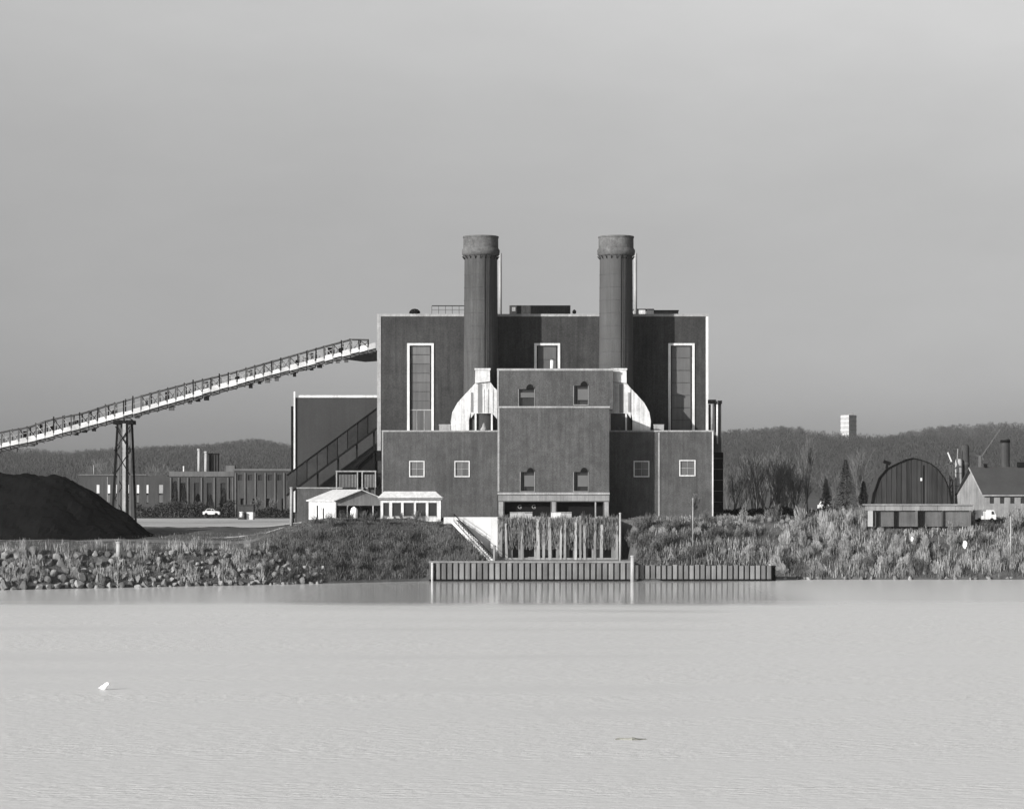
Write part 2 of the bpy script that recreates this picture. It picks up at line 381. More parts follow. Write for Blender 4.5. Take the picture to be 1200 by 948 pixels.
# low wings
def wing(pxa, pxb, wins, edge_left=False, edge_right=False):
    ops = []; os_ = [win(*w_, Y_WING, ops) for w_ in wins]
    x0, x1, z1 = X(pxa, Y_WING), X(pxb, Y_WING), Z(506, Y_WING)
    MB().wall(x0, x1, Y_WING, Y_MAIN-0.003, GZ, z1, ops).build('wing_wall', brick, ps)
    b_ = MB(); b_.box(x0-0.1, x1+(0.1 if edge_right else 0), Y_WING-0.1, Y_WING+0.35, z1, z1+0.24)
    b_.build('coping', trim, ps)
    if edge_left: part_box('corner_strip', trim, ps, x0-0.06, x0+0.16, Y_WING-0.06, Y_WING+0.3, GZ+1, z1-0.004)
    if edge_right: part_box('corner_strip', white, ps, x1-0.16, x1+0.06, Y_WING-0.06, Y_WING+0.3, GZ+0.6, z1-0.004)
    for i, (xa, xb, za, zb, dp) in enumerate(os_):
        t = 0.17; f_ = MB()
        f_.box(xa, xa+t, Y_WING-0.12, Y_WING+0.1, za, zb); f_.box(xb-t, xb, Y_WING-0.12, Y_WING+0.1, za, zb)
        f_.box(xa+t, xb-t, Y_WING-0.12, Y_WING+0.1, zb-t, zb); f_.box(xa+t, xb-t, Y_WING-0.16, Y_WING+0.1, za, za+t)
        fo = f_.build('window', white, ps)
        xm = (xa+xb)/2; zm = (za+zb)/2
        for a0, a1 in ((xa+t, xm-0.04), (xm+0.04, xb-t)):
            for c0, c1 in ((za+t, zm-0.04), (zm+0.04, zb-t)):
                part_box('pane', panel_m, fo, a0, a1, Y_WING+0.12, Y_WING+0.18, c0, c1)
        part_box('glazing_bar', trim, fo, xm-0.035, xm+0.035, Y_WING+0.06, Y_WING+0.2, za+t, zb-t)
        part_box('glazing_bar', trim, fo, xa+t, xb-t, Y_WING+0.075, Y_WING+0.19, zm-0.035, zm+0.035)
wing(448, 583, [(479.5, 497.5, 540, 559), (532.5, 550.5, 540, 559)], edge_left=True)
wing(714.5, 835.5, [(742.5, 761, 540, 559), (796, 815, 539, 558)], edge_right=True)
# slim pilaster on the right wing where it steps
part_box('pilaster', trim, ps, X(771.2, Y_WING), X(773, Y_WING), Y_WING-0.10, Y_WING-0.002, GZ, Z(507, Y_WING))

# central block: lower stage with open ground floor, upper stage set back
def arched(px0, px1, py0, py1, Y, parent, mode):
    """window: rectangle plus a small half arch over its right half, pale blind inside"""
    xa, xb, za, zb = X(px0, Y), X(px1, Y), Z(py1, Y), Z(py0, Y)
    fr = MB(); t = 0.10
    fr.box(xa-t, xa, Y-0.06, Y+0.3, za, zb); fr.box(xb, xb+t, Y-0.06, Y+0.3, za, zb)
    fr.box(xa-t, xb+t, Y-0.14, Y+0.2, za-0.14, za-0.003)
    wn = fr.build('window', conc_d, parent)
    part_box('pane', glass_d, wn, xa, xb, Y+0.55, Y+0.60, za, zb)
    w_ = xb-xa
    if mode == 0:
        part_box('blind', blind_m, wn, xa+0.05, xb-0.02, Y+0.25, Y+0.32, lerp(za, zb, 0.52), lerp(za, zb, 0.80))
    else:
        part_box('blind', blind_m, wn, xa+w_*0.28, xb-0.02, Y+0.18, Y+0.25, lerp(za, zb, 0.24), lerp(za, zb, 0.82))
        part_box('mullion', dark, wn, xa+w_*0.17, xa+w_*0.24, Y+0.10, Y+0.2, za+0.02, zb-0.02)
    # arched head
    n = 8; r = w_*0.27; cx = xb - r; pts = [(cx - r, zb+0.002)] + [(cx + r*math.cos(math.pi - math.pi*i/n), zb + 1.15*r*math.sin(math.pi*i/n)+0.002) for i in range(1, n)] + [(cx + r, zb+0.002)]
    MB().prism(pts[::-1], Y-0.02, Y+0.05).build('arch_head', dark, wn)
    h_ = MB()
    for p, q in zip(pts, pts[1:]): h_.bar((p[0], Y-0.07, p[1]+0.05), (q[0], Y-0.07, q[1]+0.05), 0.07, 0.10)
    h_.build('arch_moulding', brick, wn)
ops = []
wu = [(608, 626, 456, 476.5), (672.5, 689, 452, 474)]
for w_ in wu: win(*w_, Y_UP, ops, 0.8)
ux0, ux1, uz1 = X(583, Y_UP), X(718.5, Y_UP), Z(434.5, Y_UP)
MB().wall(ux0, ux1, Y_UP, Y_MAIN-0.006, Z(478, Y_LOW)-0.0, uz1, ops).build('upper_stage_wall', brick, ps)
b_ = MB(); b_.box(ux0-0.1, ux1+0.1, Y_UP-0.12, Y_UP+0.4, uz1, uz1+0.36); b_.build('coping', trim, ps)
arched(*wu[0], Y_UP, ps, 0); arched(*wu[1], Y_UP, ps, 1)
part_box('corner_strip', trim, ps, ux0-0.05, ux0+0.22, Y_UP-0.07, Y_UP+0.2, Z(476, Y_UP), uz1-0.005)
ops = []
wl = [(610, 626, 553, 575.5), (672.5, 689, 553, 575.5)]
for w_ in wl: win(*w_, Y_LOW, ops, 0.8)
bay1 = win(591, 645.5, 588, 612, Y_LOW, ops, 7.0); bay2 = win(652.5, 707, 588, 612, Y_LOW, ops, 7.0)
lx0, lx1, lz1 = X(583.5, Y_LOW), X(714, Y_LOW), Z(478, Y_LOW)
ops = [(a, b, max(c, GZ-0.0), d, e) if False else (a, b, c, d, e) for a, b, c, d, e in ops]
MB().wall(lx0, lx1, Y_LOW, Y_WING-0.004, Z(613, Y_LOW), lz1, ops).build('lower_stage_wall', brick, ps)
b_ = MB(); b_.box(lx0-0.1, lx1+0.1, Y_LOW-0.12, Y_LOW+0.4, lz1, lz1+0.26); b_.build('coping', trim, ps)
arched(*wl[0], Y_LOW, ps, 2); arched(*wl[1], Y_LOW, ps, 1)
for nm, p0, p1, q0, q1, pr_, m_ in (('string_course', 583, 714.5, 577, 579.5, 0.14, trim), ('lintel', 584, 714, 580.5, 587, 0.08, conc_d)):
    part_box(nm, m_, ps, X(p0, Y_LOW), X(p1, Y_LOW), Y_LOW-pr_, Y_LOW-0.003, Z(q1, Y_LOW), Z(q0, Y_LOW))
for p0, p1 in ((583.5, 590.5), (646, 652), (707.5, 714)):
    part_box('column', trim, ps, X(p0, Y_LOW)+0.12, X(p1, Y_LOW)-0.12, Y_LOW-0.11, Y_LOW-0.004, Z(613, Y_LOW), Z(588, Y_LOW))
part_box('corner_strip', trim, ps, lx0-0.06, lx0+0.24, Y_LOW-0.07, Y_LOW+0.2, Z(576, Y_LOW), lz1-0.005)
part_box('door_post', trim, ps, X(697, Y_LOW), X(698.6, Y_LOW), Y_LOW+0.1, Y_LOW+0.3, Z(612, Y_LOW), Z(588, Y_LOW)-0.004)
# dark sheets standing in for the shade inside the two open bays
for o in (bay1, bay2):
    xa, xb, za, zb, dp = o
    part_box('bay_shade_sheet', dark, ps, xa+0.02, xb-0.02, Y_LOW+1.9, Y_LOW+2.0, za+0.02, zb-0.02)
def letter(txt, x, y, z, size, parent, m=white):
    cu = bpy.data.curves.new('letter', 'FONT'); cu.body = txt; cu.size = size; cu.extrude = 0.03; cu.align_x = 'CENTER'; cu.align_y = 'CENTER'
    cu.materials.append(m); to = bpy.data.objects.new('letter_curve', cu); C.objects.link(to)
    bpy.context.view_layer.update(); me = bpy.data.meshes.new_from_object(to); bpy.data.objects.remove(to, do_unlink=True)
    me.materials.clear(); me.materials.append(m); o = bpy.data.objects.new('letter', me); C.objects.link(o)
    p = parent; off = np.zeros(3)
    while p is not None: off += np.array(p.location); p = p.parent
    o.location = np.array((x, y, z)) - off; o.rotation_euler = (R(90), 0, 0); o.parent = parent
    return o
for px in (609, 625.5): letter('G', X(px, Y_LOW+1.85), Y_LOW+1.85, Z(594, Y_LOW+1.85), 0.95, ps, trim)
# pale screens in front of the bays
for p0, p1, q0, nm in ((597.5, 624, 601, 'a'), (645.5, 670, 601, 'b')):
    yy = 391.0; n = int((p1-p0)/8.5)
    scn = thing('loading_screen', (X((p0+p1)/2, yy), yy, 8.9), 'low pale panelled barrier before the %s dark ground floor bay' % ('left' if nm == 'a' else 'right'), 'barrier')
    for k in range(n):
        a0 = lerp(p0, p1, k/n); a1 = lerp(p0, p1, (k+1)/n)
        part_box('panel', conc if (k or nm == 'a') else white, scn, X(a0, yy)+0.02, X(a1, yy)-0.02, yy, yy+0.15, 8.6, Z(q0+rnd.uniform(-.3, .5), yy))
    part_box('top_rail', trim, scn, X(p0, yy), X(p1, yy), yy-0.03, yy+0.18, Z(q0, yy)+0.06, Z(q0, yy)+0.16)

# roof top bits
Yr = Y_MAIN + 6
rt = mz1
pent_x0, pent_x1 = X(597, Yr), X(668.5, Yr)
MB().box(pent_x0, pent_x1, Yr, Yr+8, rt, Z(358, Yr)).build('penthouse', brick_main, ps)
part_box('penthouse_window', trim, ps, X(600, Yr), X(604, Yr), Yr-0.04, Yr-0.004, Z(365, Yr), Z(360, Yr))
def thing_box_list(name, label, cat, items, base):
    t = thing(name, base, label, cat)
    for nm, m_, b6 in items: part_box(nm, m_, t, *b6)
    return t
rl = thing('roof_railing', (X(525, Yr-3), Yr-3, rt), 'thin railing frame on the flat roof beside the left stack', 'railing')
r_ = MB(); yy = Yr-3
MB().bar((X(506, yy), yy, Z(358.5, yy)), (X(546, yy), yy, Z(358.5, yy)), 0.14).build('top_rail', dark, rl)
MB().bar((X(506, yy), yy, Z(363.5, yy)), (X(546, yy), yy, Z(363.5, yy)), 0.07).build('mid_rail', steel, rl)
for k in range(6):
    MB().bar((X(506+8*k, yy), yy, rt), (X(506+8*k, yy), yy, Z(358.5, yy)-0.075), 0.09).build('post', steel, rl)
vt = thing('roof_ventilator', (X(486, yy), yy, rt), 'dark hooded ventilator near the left edge of the flat roof', 'ventilator')
MB().tube((X(486, yy), yy, rt), (X(486, yy), yy, rt+0.9), 0.5, 0.5, 10).build('stem', trim, vt)
MB().lathe(X(486, yy), yy, [(0.95, rt+0.75), (0.9, rt+1.1), (0.5, rt+1.45), (0.01, rt+1.55)], 12).build('hood', dark, vt)
for k, (a0, a1, h, m_, lb) in enumerate(((743, 757, 6.5, white, 'first pale roof housing right of the right stack'), (758.5, 766, 6.5, white, 'small second pale roof housing right of the right stack'), (767, 795, 5, steel, 'long grey roof housing farthest right on the flat roof'))):
    t = thing('roof_housing', (X((a0+a1)/2, yy), yy, rt), lb, 'roof housing')
    part_box('body', m_, t, X(a0, yy), X(a1, yy), yy, yy+2.5, rt, rt+0.45+h*0.14)
    part_box('lid', dark, t, X(a0, yy)-0.08, X(a1, yy)+0.08, yy-0.1, yy+2.6, rt+0.452+h*0.14, rt+0.6+h*0.14)
t = thing('roof_lamp', (X(673, yy), yy, rt), 'tiny dark hooded fitting on the roof edge between the stacks', 'roof fitting')
MB().tube((X(673, yy), yy, rt), (X(673, yy), yy, rt+0.7), 0.08, 0.08, 6).build('stem', dark, t)
MB().lathe(X(673, yy), yy, [(0.3, rt+0.7), (0.35, rt+1.1), (0.15, rt+1.35), (0.01, rt+1.4)], 8).build('hood', dark, t)
# white vent pipe on the central block roof
t = thing('vent_pipe', (X(647, 404), 404, uz1), 'short bright white vent pipe before the middle bay window', 'vent pipe')
MB().tube((X(647, 404), 404, uz1-0.1), (X(647, 404), 404, Z(421.5, 404)), 0.33, 0.30, 12).build('pipe', white, t, True)
MB().lathe(X(647, 404), 404, [(0.33, Z(422, 404)), (0.36, Z(421, 404)), (0.2, Z(420, 404)), (0.01, Z(419.6, 404))], 12).build('cap', steel, t)
# small pale boxes on the wing roofs
wz = Z(506, Y_WING)
for a0, a1, lb in ((514.5, 528, 'small pale box on the left wing roof beside the white duct'), (766, 778, 'small pale box on the right wing roof beside the duct')):
    t = thing('roof_box', (X((a0+a1)/2, 403), 403, wz), lb, 'roof box')
    part_box('body', trim, t, X(a0, 403), X(a1, 403), 403, 404.6, wz, wz+1.15)
    part_box('lid', conc, t, X(a0, 403)-0.06, X(a1, 403)+0.06, 402.92, 404.7, wz+1.152, wz+1.25)

# ------------------------------------------------------------------ chimneys
def chimney(axis_px, m_, label):
    Yc = 405.75; cx = X(axis_px, Yc); t = thing('chimney', (cx, Yc, wz), label, 'chimney')
    zc = Z(301, Yc); zt = Z(277.5, Yc)
    n = 40
    MB().lathe(cx, Yc, [(2.95, wz), (2.85, wz+10), (2.72, zc)], n).build('shaft', m_, t, True)
    MB().lathe(cx, Yc, [(2.70, zc+0.02), (3.12, zc+0.3), (3.16, zc+1.05), (2.95, zc+1.35)], n).build('collar', cap_m, t, True)
    MB().lathe(cx, Yc, [(2.92, zc+1.36), (2.9, zt-0.3), (2.98, zt-0.25), (2.98, zt), (2.5, zt), (2.4, zt-2.5)], n).build('crown', cap_m, t)
    # ladder hoops / platform brackets under the collar
    br = MB()
    for k in range(20):
        a = 2*math.pi*k/20
        br.bar((cx+2.72*math.cos(a), Yc+2.72*math.sin(a), zc-0.5), (cx+3.1*math.cos(a), Yc+3.1*math.sin(a), zc+0.02), 0.10)
    br.build('bracket_ring', dark, t)
    # steel bands round the shaft
    for k in range(1, 9):
        z = lerp(wz+9, zc-1, k/9); r = lerp(2.86, 2.73, k/9)
        MB().lathe(cx, Yc, [(r, z), (r+0.035, z+0.02), (r+0.035, z+0.10), (r, z+0.12)], n).build('band', m_, t, True)
    # ladder facing the river
    ld = MB()
    lx = cx + 0.9; ly = Yc - 2.78
    for s_ in (-0.2, 0.2): ld.bar((lx+s_, ly-0.02, wz+10), (lx+s_, ly+0.05, zc), 0.06)
    ld.build('ladder', dark, t)
    # pale steel flue on the roof behind
    fx, fy = X(axis_px+22.6, 414.8), 414.8
    MB().tube((fx, fy, mz1-0.1), (fx, fy, Z(297, fy)), 0.28, 0.28, 12).build('steel_flue', conc, t, True)
    return t
chimney(563.5, chim, 'left of two round stacks, darker and coarser brick, rising before the flat roof')
chimney(722.0, chim2, 'right of two round stacks, smoother grey shaft, rising before the flat roof')

# ------------------------------------------------------------------ flue ducts on the wing roofs
def duct(mirror, label):
    Yd = 402.45; fx = (lambda p: X(1291-p, Yd)) if mirror else (lambda p: X(p, Yd))
    zz = lambda q: Z(q, Yd)
    t = thing('flue_duct', (fx(556), Yd, wz), label, 'flue duct')
    def poly(name, m_, pts, y0, y1, par=t):
        P = [(fx(a), zz(b)) for a, b in pts]
        A = sum(P[i][0]*P[(i+1) % len(P)][1]-P[(i+1) % len(P)][0]*P[i][1] for i in range(len(P)))
        if A < 0: P = P[::-1]
        return MB().prism(P, y0, y1).build(name, m_, par)
    # three facets of the hood, separate folded plates
    poly('hood_side', duct_m, [(552.5, 454), (551.5, 458), (551.5, 483.5), (549.6, 492), (549.6, 506), (529, 506), (528.2, 494), (530, 483), (536, 472), (545, 462)], Yd+0.10, Yd+3.4)
    poly('hood_front', duct_m, [(556.5, 449.5), (574.5, 447.5), (579, 454), (582.4, 457), (582.6, 491), (577, 484.5), (556, 484.5), (551.8, 490), (551.8, 455)], Yd, Yd+3.3)
    poly('neck', duct_m, [(557, 433.5), (574, 433.5), (574.3, 447.2), (556.7, 449.2)], Yd-0.35, Yd+3.2)
    poly('neck_collar', duct_m, [(556.2, 431.8), (575, 431.8), (575, 433.8), (556.2, 433.8)], Yd-0.50, Yd+3.1)
    for a, b, q0, q1, m_ in ((560, 565.2, 450, 484, duct_shade_g), (551.9, 554.8, 460, 483, duct_shade_g)):
        poly('shaded_seam_plate', m_, [(a, q0), (b, q0), (b, q1), (a, q1)], Yd-0.03, Yd-0.003)
    for a in (567, 571.5, 577.5):
        poly('rib', duct_m, [(a, 456), (a+0.7, 456), (a+0.7, 483.5), (a, 483.5)], Yd-0.09, Yd-0.003)
    for a in (556.3, 575.3):
        poly('leg', white, [(a, 484.8), (a+2, 484.8), (a+2, 506), (a, 506)], Yd-0.05, Yd+0.3)
    # black box under the hood, standing in for shade in the opening
    poly('opening_shade_box', dark, [(550, 484.7), (582.4, 484.7), (582.4, 506), (550, 506)], Yd+1.6, Yd+3.0)
    b2 = MB()
    b2.lathe(0, 0, [(0.01, 0), (0.55, 0.05), (0.62, 0.4), (0.4, 0.9), (0.3, 1.5), (0.01, 1.6)], 10)
    b2.v = [(x_+fx(566.5), y_+Yd+0.7, z_+wz) for x_, y_, z_ in b2.v]; b2.build('fan_motor', trim if not mirror else steel, t)
    return t
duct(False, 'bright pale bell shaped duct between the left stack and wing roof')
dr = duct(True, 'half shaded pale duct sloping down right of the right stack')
letter('B', X(722, 403.6), 403.75, Z(496, 403.6), 1.05, dr, trim)

# ------------------------------------------------------------------ pipes right of the building
t = thing('exhaust_tower', (X(841, 409), 409, GZ), 'narrow dark duct tower with pale pipes against the right end wall', 'exhaust tower')
ya = 408.5
part_box('shade_dark_casing', dark, t, X(837, ya), X(847.5, ya), ya, ya+4, GZ, Z(530, ya))  # lower part coloured black to carry the power station's cast shadow
part_box('upper_casing', steel, t, X(838, ya), X(845.5, ya), ya+0.3, ya+3.4, Z(530, ya)+0.003, Z(470, ya))
part_box('head', dark, t, X(830, ya)+0.0, X(838.8, ya), ya-0.6, ya+1.0, Z(473, ya), Z(468.5, ya))
part_box('head', dark, t, X(841.5, ya), X(846, ya), ya-0.4, ya+1.2, Z(473, ya), Z(469.5, ya))
MB().tube((X(834.2, ya), ya-0.3, Z(504, ya)), (X(834.2, ya), ya-0.3, Z(474, ya)), 0.22, 0.22, 10).build('pipe', trim, t, True)
MB().tube((X(840.5, ya), ya-0.1, Z(520, ya)), (X(840.5, ya), ya-0.1, Z(470, ya)), 0.16, 0.16, 10).build('pipe', white, t, True)
MB().tube((X(831.3, ya), ya-0.3, Z(504, ya)), (X(831.3, ya), ya-0.3, Z(474, ya)), 0.2, 0.2, 10).build('pipe', dark, t, True)
for k in range(6): part_box('flange', steel, t, X(836.8, ya)-0.03, X(847.7, ya), ya-0.05, ya+0.1, lerp(GZ, Z(530, ya), (k+0.6)/6.2), lerp(GZ, Z(530, ya), (k+0.6)/6.2)+0.12)

# ------------------------------------------------------------------ annex and lower buildings on the left
Ya = 428.0
an = thing('annex_building', (X(393, Ya), Ya, 8.5), 'plain dark flat roofed block behind the sloping gallery', 'building')
MB().box(X(345.5, Ya), X(447, Ya)+3, Ya, Ya+20, 8, Z(466, Ya)).build('wall', brick_annex, an)
part_box('coping', white, an, X(350, Ya), X(441, Ya)+3, Ya-0.15, Ya+0.5, Z(466, Ya)+0.003, Z(463.2, Ya))
part_box('downpipe', white, an, X(344.3, Ya), X(346.2, Ya), Ya-0.35, Ya-0.02, Z(600, Ya), Z(459, Ya))
part_box('side_duct', dark, an, X(340.8, Ya), X(344.0, Ya), Ya+0.3, Ya+1.6, 8, Z(476, Ya))
lb_ = thing('low_building', (X(385, 412), 412, 8.6), 'low flat grey building at the foot of the sloping gallery', 'building')
MB().box(X(348, 412), X(441, 412), 412, 420, 8.2, Z(572.5, 412)).build('wall', brick, lb_)
part_box('coping', trim, lb_, X(347.5, 412), X(441, 412), 411.9, 412.4, Z(572.5, 412)+0.003, Z(571, 412))
# pale steel frame on it
fr = thing('steel_frame', (X(417, 410), 410, Z(572, 410)), 'pale steel frame with louvred panels at the foot of the gallery', 'steel frame')
yy = 411.0
zf0, zf1 = 8.3, Z(553, yy)
for px in (394.5, 419, 424.5, 440): MB().bar((X(px, yy), yy-0.2, zf0), (X(px, yy), yy-0.2, zf1), 0.2).build('post', trim, fr)
MB().bar((X(393.5, yy), yy-0.2, zf1+0.11), (X(441, yy), yy-0.2, zf1+0.11), 0.26, 0.22).build('beam', trim, fr)
part_box('panel', steel, fr, X(397, yy), X(418, yy), yy, yy+0.1, Z(571, yy), Z(556, yy))
part_box('panel', steel, fr, X(426, yy), X(439, yy), yy, yy+0.1, Z(571, yy), Z(556, yy))
for k in range(6): MB().bar((X(398.5+3.6*k, yy), yy-0.06, Z(571, yy)), (X(398.5+3.6*k, yy), yy-0.06, Z(556, yy)), 0.08).build('louvre', trim, fr)
for k in range(4): MB().bar((X(428+3.4*k, yy), yy-0.06, Z(571, yy)), (X(428+3.4*k, yy), yy-0.06, Z(556, yy)), 0.08).build('louvre', trim, fr)

# enclosed sloping gallery
Yg = 420.0
ga = thing('inclined_gallery', (X(350, Yg), Yg, 8.5), 'dark enclosed gallery climbing steeply across the annex front', 'conveyor gallery')
def gp(u, top, Y=Yg):
    px = lerp(336, 443, u); py = lerp(580 if not top else 557.5, 500.5 if not top else 478, u)
    return (X(px, Y), Z(py, Y))
NG = 9
for k in range(NG):
    u0, u1 = k/NG+0.004, (k+1)/NG-0.004
    P = [gp(u0, False), gp(u1, False), gp(u1, True), gp(u0, True)]
    MB().prism(P, Yg+rnd.uniform(-0.03, 0.03), Yg+3).build('cladding_panel', mat('gallery_cladding', 0.020, 0.85, 0.3, 1.5, fine=0.4, blotch=0.4, objrand=0.3) if 'gallery_cladding' not in MATS else MATS['gallery_cladding'], ga)
a_, b2_ = gp(0, True), gp(1, True)
MB().bar((a_[0], Yg+1.5, a_[1]+0.1), (b2_[0], Yg+1.5, b2_[1]+0.1), 3.3, 0.18).build('roof_sheet', dark, ga)
a_, b2_ = gp(0, False), gp(1, False)
MB().bar((a_[0], Yg-0.15, a_[1]-0.1), (b2_[0], Yg-0.15, b2_[1]-0.1), 0.3, 0.35).build('sill_beam', dark, ga)
for px, q0 in ((372, 553), (396, 535), (418, 518), (438, 503)):
    MB().bar((X(px, Yg), Yg+0.5, 8.2), (X(px, Yg), Yg+0.5, Z(q0, Yg)), 0.3).build('trestle_leg', dark, ga)
MB().bar((X(385, Yg), Yg+0.3, Z(572, Yg)), (X(441, Yg), Yg+0.3, Z(524, Yg)), 0.3, 0.5).build('brace', dark, ga)
MB().prism([(X(398, Yg), Z(572, Yg)), (X(441, Yg), Z(572, Yg)), (X(441, Yg), Z(528, Yg)), (X(425, Yg), Z(541, Yg))], Yg+0.9, Yg+3).build('under_dark_block', dark, ga)  # dark block filling the area below the gallery
# messy pipework at the foot of the tall block corner
t = thing('corner_pipework', (X(443, 409), 409, 8.8), 'tangle of small pipes at the tall block left corner', 'pipework')
for k in range(7):
    p = (X(440+rnd.uniform(0, 7), 409), 409+rnd.uniform(-.5, .5), Z(605-rnd.uniform(0, 30), 409)); q = (p[0]+rnd.uniform(-.5, .7), p[1], p[2]+rnd.uniform(1, 4))
    MB().tube(p, q, 0.1, 0.1, 6).build('pipe', trim if k % 2 else dark, t)
part_box('valve_box', dark, t, X(440.5, 409), X(447.5, 409), 408.6, 410, 9, Z(572, 409))
part_box('valve_box', dark, t, X(441, 409), X(446.5, 409), 408.6, 410, Z(540, 409), Z(528, 409))

# ------------------------------------------------------------------ long coal conveyor
Yc = 431.0
band = [(-160, 562), (-60, 538), (0, 523), (50, 511.5), (100, 498), (125, 491), (165, 480.5), (220, 465), (258, 453.5), (335, 433), (392, 417.5), (441, 405)]
rail = [(-160, 546), (-60, 522), (0, 507), (38, 500), (57, 492.5), (100, 484), (124, 476), (163, 465), (220, 450), (270, 438), (335, 419.5), (375, 408), (412, 398), (441, 399)]
cv = thing('coal_conveyor', (X(147, Yc), Yc, 7.8), 'long open conveyor bridge with railings climbing to the tall block', 'conveyor')
def bp(px): return interp(band, px)
def rp_(px): return interp(rail, px)
step = 10.2; px = -160.0
while px < 439:
    p1 = min(px+step, 441)
    a0, a1 = px+0.5, p1-0.5; q0, q1 = bp(a0), bp(a1); th = rnd.uniform(4.2, 6.8)
    P = [(X(a0, Yc), Z(q0+th/2, Yc)), (X(a1, Yc), Z(q1+th/2, Yc)), (X(a1, Yc), Z(q1-th/2, Yc)), (X(a0, Yc), Z(q0-th/2, Yc))]
    MB().prism(P, Yc-1.2, Yc-1.1).build('side_panel', deck_m, cv)
    # under-truss module
    un = MB()
    un.prism([(X(a0, Yc), Z(q0+th/2+rnd.uniform(3.0, 4.6), Yc)), (X(a1, Yc), Z(q1+th/2+rnd.uniform(3.0, 4.6), Yc)), (X(a1, Yc), Z(q1+th/2+.1, Yc)), (X(a0, Yc), Z(q0+th/2+.1, Yc))], Yc-0.9, Yc+0.9)
    un.build('under_truss', steel, cv)
    xm_ = X((a0+a1)/2, Yc); zl = Z(bp((a0+a1)/2)+8, Yc)
    MB().bar((X(a0, Yc), Yc-1.0, Z(q0+th/2, Yc)), (X(a1, Yc), Yc-1.0, Z(q1+8.5, Yc)), 0.12).build('truss_brace', dark, cv)
    if rnd.random() < .5: MB().box(xm_-rnd.uniform(.2, .6), xm_+.3, Yc-.6, Yc+.3, zl-rnd.uniform(.1, .5), zl+.3).build('return_roller', dark if rnd.random() < .6 else steel, cv)
    on = not (127 < px < 158)
    if True:
        zr = Z(rp_(px)+rnd.uniform(-.7, .7), Yc)
        for yy in (Yc-1.15, Yc+1.15):
            MB().bar((X(px, Yc), yy, Z(bp(px), Yc)), (X(px, Yc)+rnd.uniform(-.12, .12), yy, zr+rnd.uniform(0, .35)), 0.2).build('rail_post', rnd.choice((dark, steel, steel)), cv)
        if p1 < 441:
            for f_, w_, m_ in ((0.0, 0.2 if on else .08, steel if on else steel), (0.45, 0.1, trim)):
                MB().bar((X(px, Yc), Yc-1.15, lerp(Z(rp_(px), Yc), Z(bp(px), Yc), f_)), (X(p1, Yc), Yc-1.15, lerp(Z(rp_(p1), Yc), Z(bp(p1), Yc), f_)), w_).build('hand_rail', m_, cv)
            MB().bar((X(px, Yc), Yc+1.15, Z(rp_(px), Yc)), (X(p1, Yc), Yc+1.15, Z(rp_(p1), Yc)), 0.13).build('hand_rail', dark, cv)
            if on:
                MB().bar((X(px, Yc), Yc+1.15, Z(bp(px), Yc)), (X(p1, Yc), Yc+1.15, Z(rp_(p1), Yc)), 0.11).build('diagonal', rnd.choice((trim, steel, dark)), cv)
                MB().bar((X(px, Yc), Yc-1.15, Z(rp_(px), Yc)), (X(p1, Yc), Yc-1.15, Z(bp(p1), Yc)), 0.11).build('diagonal', rnd.choice((trim, steel, dark)), cv)
            if rnd.random() < 0.35:
                xx = X(px+rnd.uniform(2, 8), Yc); zz_ = Z(bp(px)-4, Yc)
                MB().box(xx, xx+rnd.uniform(.4, .9), Yc-0.3, Yc+0.4, zz_, zz_+rnd.uniform(.8, 1.7)).build('idler_box', dark if rnd.random() < .5 else trim, cv)
    px = p1
MB().prism([(X(404, Yc), Z(421, Yc)), (X(428, Yc), Z(424, Yc)), (X(442, Yc), Z(423, Yc)), (X(442, Yc), Z(411, Yc)), (X(404, Yc), Z(418.5, Yc))], Yc-0.8, Yc+0.8).build('head_chute', dark, cv)
# trestle
for (xt, yt, xb, yb_, m_) in ((139, -1, 133.5, -2.2, dark), (141.5, -1, 139.5, -2.2, steel), (153, -1, 155, -2.2, steel), (141, 1, 137, 2.2, steel), (153.5, 1, 157, 2.2, dark), (147, -1.1, 147.5, -2.0, trim), (150, -1.1, 151.5, -2.0, dark)):
    MB().bar((X(xt, Yc), Yc+yt, Z(bp(xt)+8, Yc)), (X(xb, Yc), Yc+yb_, 7.4), 0.36 if m_ is not trim else 0.55).build('trestle_leg', m_, cv)
for k in range(4):
    za, zb_ = lerp(8, Z(500, Yc), k/4), lerp(8, Z(500, Yc), (k+1)/4)
    MB().bar((X(136, Yc), Yc-1.8, za), (X(154, Yc), Yc-1.6, zb_), 0.14).build('brace', dark, cv)
    MB().bar((X(154, Yc), Yc-1.8, za), (X(137, Yc), Yc-1.6, zb_), 0.14).build('brace', dark, cv)
part_box('trestle_cap', dark, cv, X(134, Yc), X(158, Yc), Yc-1.4, Yc+1.4, Z(497.5, Yc), Z(493, Yc))

